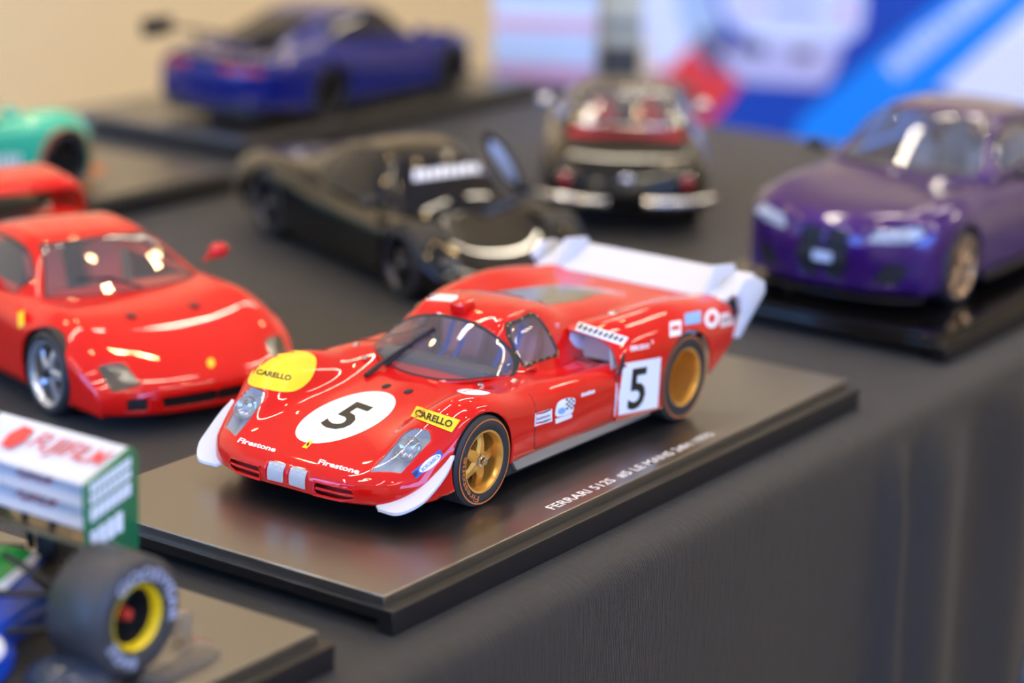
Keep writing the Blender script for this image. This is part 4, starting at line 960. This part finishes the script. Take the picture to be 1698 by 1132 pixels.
M_ORG = mat('orange trim', (226, 106, 30), .35)
gc, gb, gl = gt_coupe('model_racing_coupe', 'mint green model racing coupe with an orange splitter and dark wheels', (274, 550, PZ), math.pi, M_MINT, mat('black wheel', (34, 33, 34), .3, metal=.5), 72, M_ORG)
sk7 = Skin(gb, (274, 550, PZ), math.pi)
mk('door_lettering', sk7.strokes([(-24, 258), (36, 252), (36, 274), (-24, 280)], 6, .3, .6), M_PRINTW, gc, 0)
mk('arch_trim', shift(lathe([(19.6, -.6), (20.4, -.6), (20.4, .6), (19.6, .6)], 32, closed=True), (44-gl, 52.2, 18.2)), M_ORG, gc)

# ------------------------------------------------------------------ black classic coupe with red seats, tail towards the camera
Lc = 108
cf = np.array([.835, .55]); cb = np.array([526., 242.])+cf*112
car = thing('model_classic_coupe', 'rounded black model classic coupe with red seats and chrome split bumpers', 'model car', (*cb, 0), math.atan2(-cf[1], -cf[0]), 'model cars on the table')
B = body_rows([(2,34,10,10,10,9,14),(0,37,14,14,14,9,15),(1,39.5,22,23,20,9,15),(6,42,29,32,25,9,13),(18,44.6,35,41,29,9.4,8),(36,46,40,45,31,9.6,3),(56,46.4,44,46,32,9.6,1),(76,46.4,47,46,33,9.4,0),(110,46.6,48,46,34,9.4,0),(140,47,48,46.6,34,9.6,0),(165,47.4,47.4,46.6,34,10,0),(185,46.6,44,44.6,33,10.4,-2),(203,43.6,38,39.4,30,11,-6),(213,40.6,30,31,26,12,-10),(216,38.6,21,21,20,12,-12),(214,37,13,13,13,12,-12)])
B = [[(x-Lc, y, z) for x, y, z in r] for r in B]
Wc = [(42-Lc, 17, 17), (160-Lc, 17, 17)]
bod = cockpit(arches(net(B, 6, 6), Wc, 1.2, 37), 86-Lc, 146-Lc, 33)
mk('body', bod, M_BLKP, car, 40, solid=.6)
C = cabin_rows([((70-Lc, 46), (78-Lc, 34, 47), (84-Lc, 40, 47)), ((78-Lc, 55), (85-Lc, 31.6, 54), (90-Lc, 40.6, 47.2)), ((90-Lc, 66), (94-Lc, 28.4, 64), (97-Lc, 41, 47.4)), ((100-Lc, 70), (103-Lc, 27, 68), (105-Lc, 41, 47.6)), ((120-Lc, 71.6), (120-Lc, 26.6, 69.4), (120-Lc, 41, 47.8)), ((140-Lc, 69.6), (139-Lc, 26.6, 67), (139-Lc, 40.4, 47.8)), ((156-Lc, 63), (152-Lc, 27.6, 61), (152-Lc, 39.4, 47.6)), ((174-Lc, 51), (166-Lc, 30, 51.6), (164-Lc, 38, 47))])
cab = window_set(net(C, 6, 8), car, [('windscreen', .2, 2.8, 0, 2.8), ('side_window', 1.3, 5.2, 3.2, 4.7), ('rear_window', 4.9, 6.85, 0, 2.75)], M_GLASS, M_CHROME, .07)
mk('roof_shell', cab, M_BLKP, car, 50, solid=.5)
mk('chassis', join(box(60-Lc, 150-Lc, -38, 38, 6, 16), box(24-Lc, 62-Lc, -26, 26, 7, 28), box(146-Lc, 206-Lc, -26, 26, 8, 28)), M_DARK, car, 0)
liners(car, Wc, 45, 27)
M_SEATV = mat('vivid red leather', (214, 40, 34), .45)
for y in (-14, 14): seat(car, 124-Lc, y, 36, M_SEATV, 22)
mk('rear_shelf', box(140-Lc, 170-Lc, -33, 33, 44, 49, 2), M_SEATV, car)
mk('cabin_lining', box(96-Lc, 142-Lc, -36, 36, 17, 38, 2), M_SEATV, car)
for x, z, R in Wc:
    for sgn in (-1, 1): wheel(car, (x, sgn*39, z), sgn, R, 11, 11, M_CHROME, 'cap', False, .2)
for sgn in (-1, 1):
    mk('bumper', tube([(205.5-Lc, sgn*49, 20), (214-Lc, sgn*41, 20), (219.5-Lc, sgn*26, 19.6), (221-Lc, sgn*10, 19.6)], [2.2, 3, 3, 2.6], 10), M_CHROME, car)
    o = mk('tail_lamp', ball((210.5-Lc, sgn*34, 30), 3.6, .8, 1, 1.2), mat('red lamp lens', (170, 24, 40), .2, coat=1.0), car)
    mk('lamp_ring', shift(lathe([(3.4+.7*math.cos(t), .7*math.sin(t)) for t in np.linspace(0, 2*math.pi, 7)], 18), (211.5-Lc, sgn*34, 30), rz=math.pi/2), M_CHROME, o)
mk('boot_badge', ball((213.6-Lc, 0, 30.5), 3.4, .5, 1, 1), M_CHROME, car)
headrest_mirror(car, 82-Lc, 47, 51, M_CHROME)
# ------------------------------------------------------------------ single-seater on the next base
FX = 195.0
f1 = thing('model_single_seater', 'green, white and blue model single-seater racing car with big slick rear tyres', 'model car', (-FX, 69, PZ), 0, 'model cars on the table')
fx = lambda x: x+FX
M_GRN = mat('bright green lacquer', (30, 150, 60), .28, coat=1.0)
M_DGRN = mat('dark green lacquer', (8, 108, 66), .35, coat=.6)
M_BLUF = mat('royal blue lacquer', (14, 72, 176), .3, coat=1.0)
tub = [[(fx(x), y*w, z) for y, z in ((0, zt), (.45, zt-.4), (.85, zt-(zt-zb)*.25), (1, (zt+zb)/2), (.92, zb), (0.0, zb))] for x, w, zt, zb in
       ((-336, 3, 12, 9), (-325, 5, 14.5, 8.5), (-300, 7, 18, 8), (-270, 9, 23, 6), (-240, 12, 28, 4), (-215, 14, 31, 3), (-196, 14.5, 32, 3))]
mk('nose_cone', net(tub, 4, 4), M_BLUF, f1, 50)
cov = [[(fx(x), y*w, z) for y, z in ((0, zt), (.3, zt-1.5), (.62, zt-(zt-10)*.4), (.9, zt-(zt-10)*.8), (1, 8), (.9, 3))] for x, w, zt in
       ((-178, 20, 52), (-165, 24, 52), (-145, 24, 47), (-125, 20, 40), (-105, 14, 32), (-88, 8, 25), (-80, 5, 20))]
ec = net(cov, 4, 5)
lo, up = clip(ec, lambda V: V[:, 2]-16-0.06*(V[:, 0]-fx(-178)))
st_, up = clip(up, lambda V: V[:, 2]-18.6-0.06*(V[:, 0]-fx(-178)))
mk('engine_cover', up, M_GRN, f1, 50); mk('cover_stripe', st_, M_PRINTW, f1, 50); mk('lower_cover', lo, M_BLUF, f1, 50)
mk('air_scoop', join(lathe([(0.1, 0), (5.6, 0), (6.4, 6), (5.2, 6), (4.6, 1)], 24)), M_DARK, f1).matrix_local = Matrix.Translation((fx(-184)*S, 0, 46*S)) @ Matrix.Rotation(-math.pi/2, 4, 'Z')
for sgn in (-1, 1):
    pod = []
    for x, w, zt in ((-222, 30, 18), (-216, 36, 22), (-195, 39, 23), (-165, 38, 21), (-140, 34, 17.5), (-122, 27, 13), (-112, 20, 9)):
        pod.append([(fx(x), sgn*y, z) for y, z in ((12, zt), (w*.75, zt-.3), (w, zt-3), (w+.6, zt*.5), (w-.5, 3), (12, 3))])
    P = np.array(pod, float); G = np.einsum('ai,ijk,bj->abk', basis(7, 5), P, basis(6, 4)); a_, b_, _ = G.shape
    F = [[i*b_+j, (i+1)*b_+j, (i+1)*b_+j+1, i*b_+j+1] for i in range(a_-1) for j in range(b_-1)]
    if sgn > 0: pass
    else: F = [q[::-1] for q in F]
    V = np.c_[G.reshape(-1, 3), np.zeros((a_*b_, 2))]
    hi, low = clip((V, F), lambda V: 14.6-.04*(V[:, 0]-fx(-222))-V[:, 2])
    stp, hi = clip(hi, lambda V: V[:, 2]-16.4+.04*(V[:, 0]-fx(-222)))
    o = mk('sidepod', low, M_BLUF, f1, 50)
    mk('upper_panel', hi, M_GRN, o, 50); mk('white_stripe', stp, M_PRINTW, o, 50)
    for (xa, za), (xb, zb) in (((-118, 22), (-96, 21)), ((-82, 22), (-94, 21)), ((-120, 9), (-97, 12)), ((-84, 9), (-93, 12)), ((-104, 30), (-95, 16))):
        mk('suspension_arm', tube([(fx(xa), sgn*7, za), (fx(xb), sgn*34, zb)], 1.1, 6), M_DARK, f1)
    for (xa, za), (xb, zb) in (((-240, 20), (-256, 22)), ((-272, 17), (-256, 22)), ((-240, 8), (-256, 11)), ((-272, 9), (-256, 11))):
        mk('suspension_arm', tube([(fx(xa), sgn*8, za), (fx(xb), sgn*40, zb)], 1.0, 6), M_DARK, f1)
M_YRIM = mat('yellow rim paint', (242, 204, 20), .35)
def slick(x, z, R, Wd, y, sgn, rr, letters):
    w = sub('wheel', f1, (fx(x), y, z), 0 if sgn < 0 else math.pi)
    mk('tyre', tyre_mesh(R, Wd, rr), mat('grey slick rubber', (52, 52, 55), .5, bump=.08, bscale=900), w)
    h = Wd/2
    mk('rim', lathe([(rr, -h*.86), (rr-.3, -h*.94), (rr-.8, -h*.9), (rr-1.5, -h*.62)], 40), M_YRIM, w)
    mk('rim_barrel', lathe([(rr-1.5, -h*.62), (rr-2.0, -h*.1), (rr-2.4, h*.2), (rr-2.6, h*.8), (.1, h*.8)], 40), M_DARK, w)
    mk('spoke_star', spokes(5, 1, rr-2.4, 3, 2.4, -h*.1, h*.1, 1.4), M_DARK, w)
    mk('hub_nut', lathe([(.1, -h*.62), (1.6, -h*.6), (2.2, -h*.4), (2.4, 0)], 12), mat('red hub paint', (190, 52, 40), .4), w)
    for s, r, hh, a0, a1 in letters: mk('lettering', text_ring(s, r, hh, a0, a1, -h*1.03-.15), mat('pale lettering on rubber', (182, 186, 206), .5), w, smooth=0)
    return w
LT = [('GOODYEAR', 11.6, 3.6, -42, 112), ('EAGLE', 11.6, 3.4, 190, 250)]
for sgn in (-1, 1):
    slick(-94.5, 18.2, 18.2, 21.5, sgn*42.2, sgn, 10.2, LT)
    slick(-256, 17, 17, 16, sgn*45, sgn, 9.2, LT)
mk('floor_plate', box(fx(-225), fx(-78), -38, 38, 1.6, 3, .3), M_DARK, f1)
mk('gearbox', join(box(fx(-112), fx(-76), -7, 7, 5, 20, 2), box(fx(-80), fx(-70), -5, 5, 12, 34, 1.5)), M_DARK, f1)
mk('cockpit_rim', shift(lathe([(11+1.2*math.cos(t), 1.2*math.sin(t)) for t in np.linspace(0, 2*math.pi, 8)], 28, 'z'), (fx(-196), 0, 31.6)), M_DARK, f1)
mk('driver_helmet', ball((fx(-190), 0, 35), 7, 1, .9, 1), M_WHITE, f1)
mk('front_wing', box(fx(-342), fx(-322), -40, 40, 3.2, 5, .5), M_WHITE, f1)
for sgn in (-1, 1): mk('front_end_plate', box(fx(-344), fx(-312), sgn*40-.6, sgn*40+.6, 1.5, 12, .3), M_DGRN, f1)
# rear wing: two end plates, three slats, a lower beam
def slat(p, q, t=1.1):   # p front-low, q rear-high (x, z)
    return net([[(fx(x), y, z) for y in (0, 9, 18, 27.3)] for x, z in ((p[0], p[1]), ((p[0]+q[0])/2, (p[1]+q[1])/2-.7), q, (q[0]+.3, q[1]-t), ((p[0]+q[0])/2+.3, (p[1]+q[1])/2-.7-t), (p[0]+.3, p[1]-.6))], 3, 2)
def wing_text(s, p, q, y0, y1, f0, f1_, m, parent, bold=.01):
    T, F = text_mesh(s, bold, .25, 1); V = []
    for t in T:
        k = f0+(f1_-f0)*t[1]; x = p[0]+(q[0]-p[0])*k; z = p[1]+(q[1]-p[1])*k-.7*4*k*(1-k)*1.0+.35
        V.append((fx(x), y0+(y1-y0)*t[0], z+.25))
    return mk('lettering', (np.array(V), F), m, parent, 0)
S1, S2, S3 = ((-90, 51.6), (-72, 58.6)), ((-91, 45.4), (-82, 49.6)), ((-91, 38.6), (-82, 43.4))
w1 = mk('wing_slat', slat(*S1), M_WHITE, f1, 40); w2 = mk('wing_slat', slat(*S2), M_WHITE, f1, 40); w3 = mk('wing_slat', slat(*S3), M_WHITE, f1, 40)
M_RP = mat('red wing print', (214, 62, 58), .4)
wing_text('FUJIFILM', *S1, 6, -24.5, .36, .84, M_RP, w1, .005)
o = mk('logo', (np.array([(fx(S1[0][0]+18*k), y, S1[0][1]+7*k+.2) for k, y in ((.34, 14.5), (.3, 10), (.55, 8), (.84, 9), (.88, 14), (.62, 16))]), [[0, 1, 2, 3, 4, 5]]), M_RP, w1, 0)
wing_text('FUJIFILM', *S2, 6, -9, .35, .8, mat('maroon wing print', (160, 50, 70), .4), w2); wing_text('FUJIFILM', *S3, 6, -11, .3, .8, mat('maroon wing print', (160, 50, 70), .4), w3)
for sgn in (-1, 1):
    e = mk('end_plate', prism([(fx(-91), 28), (fx(-91.5), 52.5), (fx(-71.5), 59.6), (fx(-69), 56), (fx(-69), 26)], 1, sgn*28-.6, sgn*28+.6, .2), M_DGRN, f1)
    yy = sgn*28+sgn*.72
    for z0, z1, n in ((49.5, 52.3, 9), (46, 48.6, 8), (40.6, 44.8, 7), (31.4, 37.6, 4)):
        for i in range(n):   # rows of pale lettering too soft to read
            x0_ = -89.5+i*(17.5/n)*(1 if n != 4 else .8); x1_ = x0_+(17.5/n)*(.78 if n != 4 else .66); k = .26*(x0_+89.5)
            mk('print_stroke', prism([(fx(x0_), z0+k), (fx(x1_), z0+k+.2), (fx(x1_), z1+k+.2), (fx(x0_), z1+k)], 1, yy-.08, yy+.08), M_PRINTW, e, 0)
mk('lower_beam', box(fx(-90), fx(-76), -27.3, 27.3, 31.5, 32.8, .4), mat('bronze carbon beam', (120, 108, 88), .25, metal=.5), f1)
for y in (-6, 6): mk('wing_strut', tube([(fx(-80), y, 22), (fx(-82), y, 31), (fx(-84), y, 39)], 1.2, 6), M_DARK, f1)
# clear moulded clip that held the tyre
def on_plate(p, z=PZ): return px_plane(p, (0, 0, z), (0, 0, 1))
tip = [on_plate(p, PZ+2) for p in ((262, 1128), (345, 1092), (366, 1074), (352, 1058), (318, 1052), (300, 1070), (230, 1120))]
c0 = np.mean(tip, 0); clp = thing('plastic_clip', 'clear moulded plastic clip lying on the base beside the slick tyre', 'packaging', (c0[0], c0[1], PZ))
mk('tongue', prism([(p[0]-c0[0], p[1]-c0[1]) for p in tip], 2, 0.0, 1.8, .4), M_PERSPEX, clp)
pz = on_plate((300, 1040), PZ+4)
mk('upright', box(pz[0]-c0[0]-2, pz[0]-c0[0]+3, pz[1]-c0[1]-2.5, pz[1]-c0[1]+2.5, 0.4, 9, .8), M_PERSPEX, clp)
pd = on_plate((112, 1122), PZ+3)
dm = thing('plastic_blister', 'clear domed plastic blister, its blue reflection tinted in, on the base under the slick tyre', 'packaging', (pd[0], pd[1], PZ))
mk('dome', lathe([(13, 0), (12.6, 3), (11, 5.6), (8, 7.6), (4, 8.7), (.1, 9)], 32, 'z'), glass('clear blister plastic with blue reflection tinted in', (150, 170, 205), .9, .04), dm)  # clear dome; the blue it reflects is tinted into the glass colour
mk('flange', lathe([(12.6, .1), (15.5, .1), (15.5, .7), (12.6, .7)], 32, 'z', True), M_PERSPEX, dm)

# ------------------------------------------------------------------ behind the table: banner, boxes, cord
BP = CAM+ray_dir((1380, 110))*2450; BN = np.array([-math.cos(YAW-.12), -math.sin(YAW-.12), 0.0])
ban = thing('event_banner', 'blue, red and white printed banner board standing behind the table end', 'banner', (BP[0], BP[1], RZ0))
BO = np.array([BP[0], BP[1], RZ0])
def bpoly(name, pts, rgb, lift, parent=ban, thick=.8):
    q = [px_plane(p, BP, BN)+BN*lift-BO for p in pts]; n = len(q)
    V = [*q, *[v-BN*thick for v in q]]
    F = [list(range(n)), list(range(n, 2*n))[::-1]]+[[i, n+i, n+(i+1) % n, (i+1) % n] for i in range(n)]
    return mk(name, (np.array(V), F), mat('banner print %d %d %d' % rgb, rgb, .5, var=.03, scale=4), parent, 0)
bpoly('board', [(1030, -200), (1058, 0), (1098, 195), (1150, 470), (1980, 500), (1980, -200)], (8, 66, 168), 0, thick=6)
bpoly('white_field', [(1031, -199), (1160, -199), (1170, 0), (1158, 60), (1120, 118), (1085, 130), (1059, 0)], (226, 230, 246), 1)
bpoly('pale_field', [(1112, -199), (1195, -199), (1195, 60), (1180, 108), (1145, 74), (1125, 20)], (176, 196, 220), 1.6)
bpoly('red_field', [(1083, 118), (1112, 112), (1145, 74), (1176, 112), (1230, 132), (1208, 168), (1172, 205), (1180, 300), (1118, 300), (1098, 195)], (236, 62, 58), 2.2)
bpoly('vehicle_wheel_arch', [(1150, 62), (1178, 50), (1212, 78), (1215, 108), (1190, 118), (1172, 96)], (96, 84, 104), 2.6)  # dark print of the pictured vehicle's wheel arch
bpoly('vehicle_outline', [(1184, -199), (1184, 0), (1200, 40), (1236, 70), (1300, 84), (1392, 84), (1432, 60), (1442, 20), (1442, -199)], (58, 66, 186), 2.8)
bpoly('vehicle_body', [(1194, -199), (1194, 0), (1208, 34), (1242, 60), (1300, 73), (1390, 73), (1424, 54), (1433, 20), (1433, -199)], (218, 224, 244), 3.4)
bpoly('vehicle_bumper', [(1196, 92), (1216, 126), (1240, 136), (1362, 143), (1378, 126), (1396, 80), (1380, 70), (1212, 66)], (196, 190, 222), 3.4)
for pts, rgb in (([(1214, 66), (1272, 73), (1268, 92), (1220, 86)], (62, 62, 78)), ([(1314, 80), (1352, 82), (1346, 100), (1312, 95)], (78, 44, 44)), ([(1278, 8), (1358, 12), (1356, 22), (1278, 18)], (110, 116, 136)), ([(1390, 10), (1412, 12), (1410, 30), (1392, 28)], (226, 110, 130)), ([(1226, 2), (1262, 4), (1262, 14), (1226, 12)], (210, 150, 160))):
    bpoly('vehicle_detail', pts, rgb, 4)
bpoly('azure_stripe', [(1323, 201), (1559, 0), (1780, -199), (1979, -199), (1698, 19), (1557, 145), (1500, 245), (1440, 330), (1300, 330)], (0, 138, 240), 2.4)
bpoly('white_corner', [(1557, 145), (1698, 19), (1979, -199), (1979, 260), (1700, 182), (1590, 165)], (236, 238, 250), 3)
rb = random.Random(4)
for i in range(13):   # slanting white lettering, too soft to read
    t = i/13; cx, cy = 1488+t*215, 128-t*172; dx, dy = 13.0, -10.4; ux, uy = -21-rb.random()*5, -24-rb.random()*5
    bpoly('letter_stroke', [(cx, cy), (cx+dx, cy+dy), (cx+dx+ux, cy+dy+uy), (cx+ux, cy+uy)], (206, 222, 248), 3.2)
side = np.array([BN[1], -BN[0], 0])
for k in (-120, 160): mk('foot', shift(box(-160, 160, -15, 15, 0, 30, 4), tuple(side*k), rz=math.atan2(BN[1], BN[0])), M_BLACK, ban); mk('leg', tube([tuple(side*k-BN*8+np.array((0, 0, 20.))), tuple(side*k-BN*8+np.array((0, 0, 760.)))], 9, 8), M_BLACK, ban)
def crate(name, label, cat, px0, px1, pyb, h, depth, y_c, bands):
    """box standing on the far cloth, front face towards the photographer"""
    p = px_plane(((px0+px1)/2, pyb), (0, 0, 0), (0, 0, 1)); D = (p-CAM)@C_D; w = (px1-px0)*D/FPX
    t = thing(name, label, cat, (p[0], p[1], 0), YAW)
    mk('carton', box(0, depth, -w/2, w/2, 0, h, .8), mat(name+' board', bands[0][2], .5), t)
    for z0, z1, rgb in bands[1:]:
        mk('printed_band', box(-.5, .2, -w/2+1, w/2-1, z0*h, z1*h), mat('band %d %d %d' % rgb, rgb, .5), t, 0)
    return t
crate('striped_box', 'white box with pink and pale blue stripes on the table beyond', 'box', 815, 985, 140, 88, 50, 0,
      [(0, 1, (222, 226, 240)), (.02, .16, (214, 160, 190)), (.22, .42, (206, 222, 244)), (.46, .56, (232, 180, 196)), (.72, .9, (196, 214, 236))])
crate('beige_box', 'beige box with dark cut-out panels beside the striped box', 'box', 990, 1062, 139, 96, 46, 0,
      [(0, 1, (196, 190, 164)), (.05, .3, (70, 66, 62)), (.42, .5, (120, 124, 120)), (.78, .96, (92, 84, 72))])
pts = [px_plane(p, (0, -75, 0), (0, 1, 0)) for p in ((1702, 1180), (1701, 1132), (1707, 1095), (1716, 1050), (1740, 960), (1780, 840), (1830, 680))]
pts = [pts[0]+(0, 0, -z) for z in (560, 380, 200, 90)]+pts+[np.array([540, -44, 4.5]), np.array([560, 10, 3.5])+np.array([200, 0, 0]), np.array([790, 0, 3.5])]
Q = np.einsum('ai,ik->ak', basis(len(pts), 40), np.array(pts)); ms = []
for ph in (0, 2.1, 4.2):
    s_ = np.r_[0, np.cumsum(np.linalg.norm(np.diff(Q, axis=0), axis=1))]
    ms.append((Q+np.c_[1.5*np.cos(s_/3+ph), 1.5*np.sin(s_/3+ph), 0*s_]))
cd = thing('braided_cord', 'grey blue braided cord hanging in front of the tablecloth', 'cord', (790, 0, 0))
for P in ms: mk('strand', tube(P-np.array([790, 0, 0]), 1.7, 6), mat('grey blue cord fibre', (96, 106, 124), .7), cd)
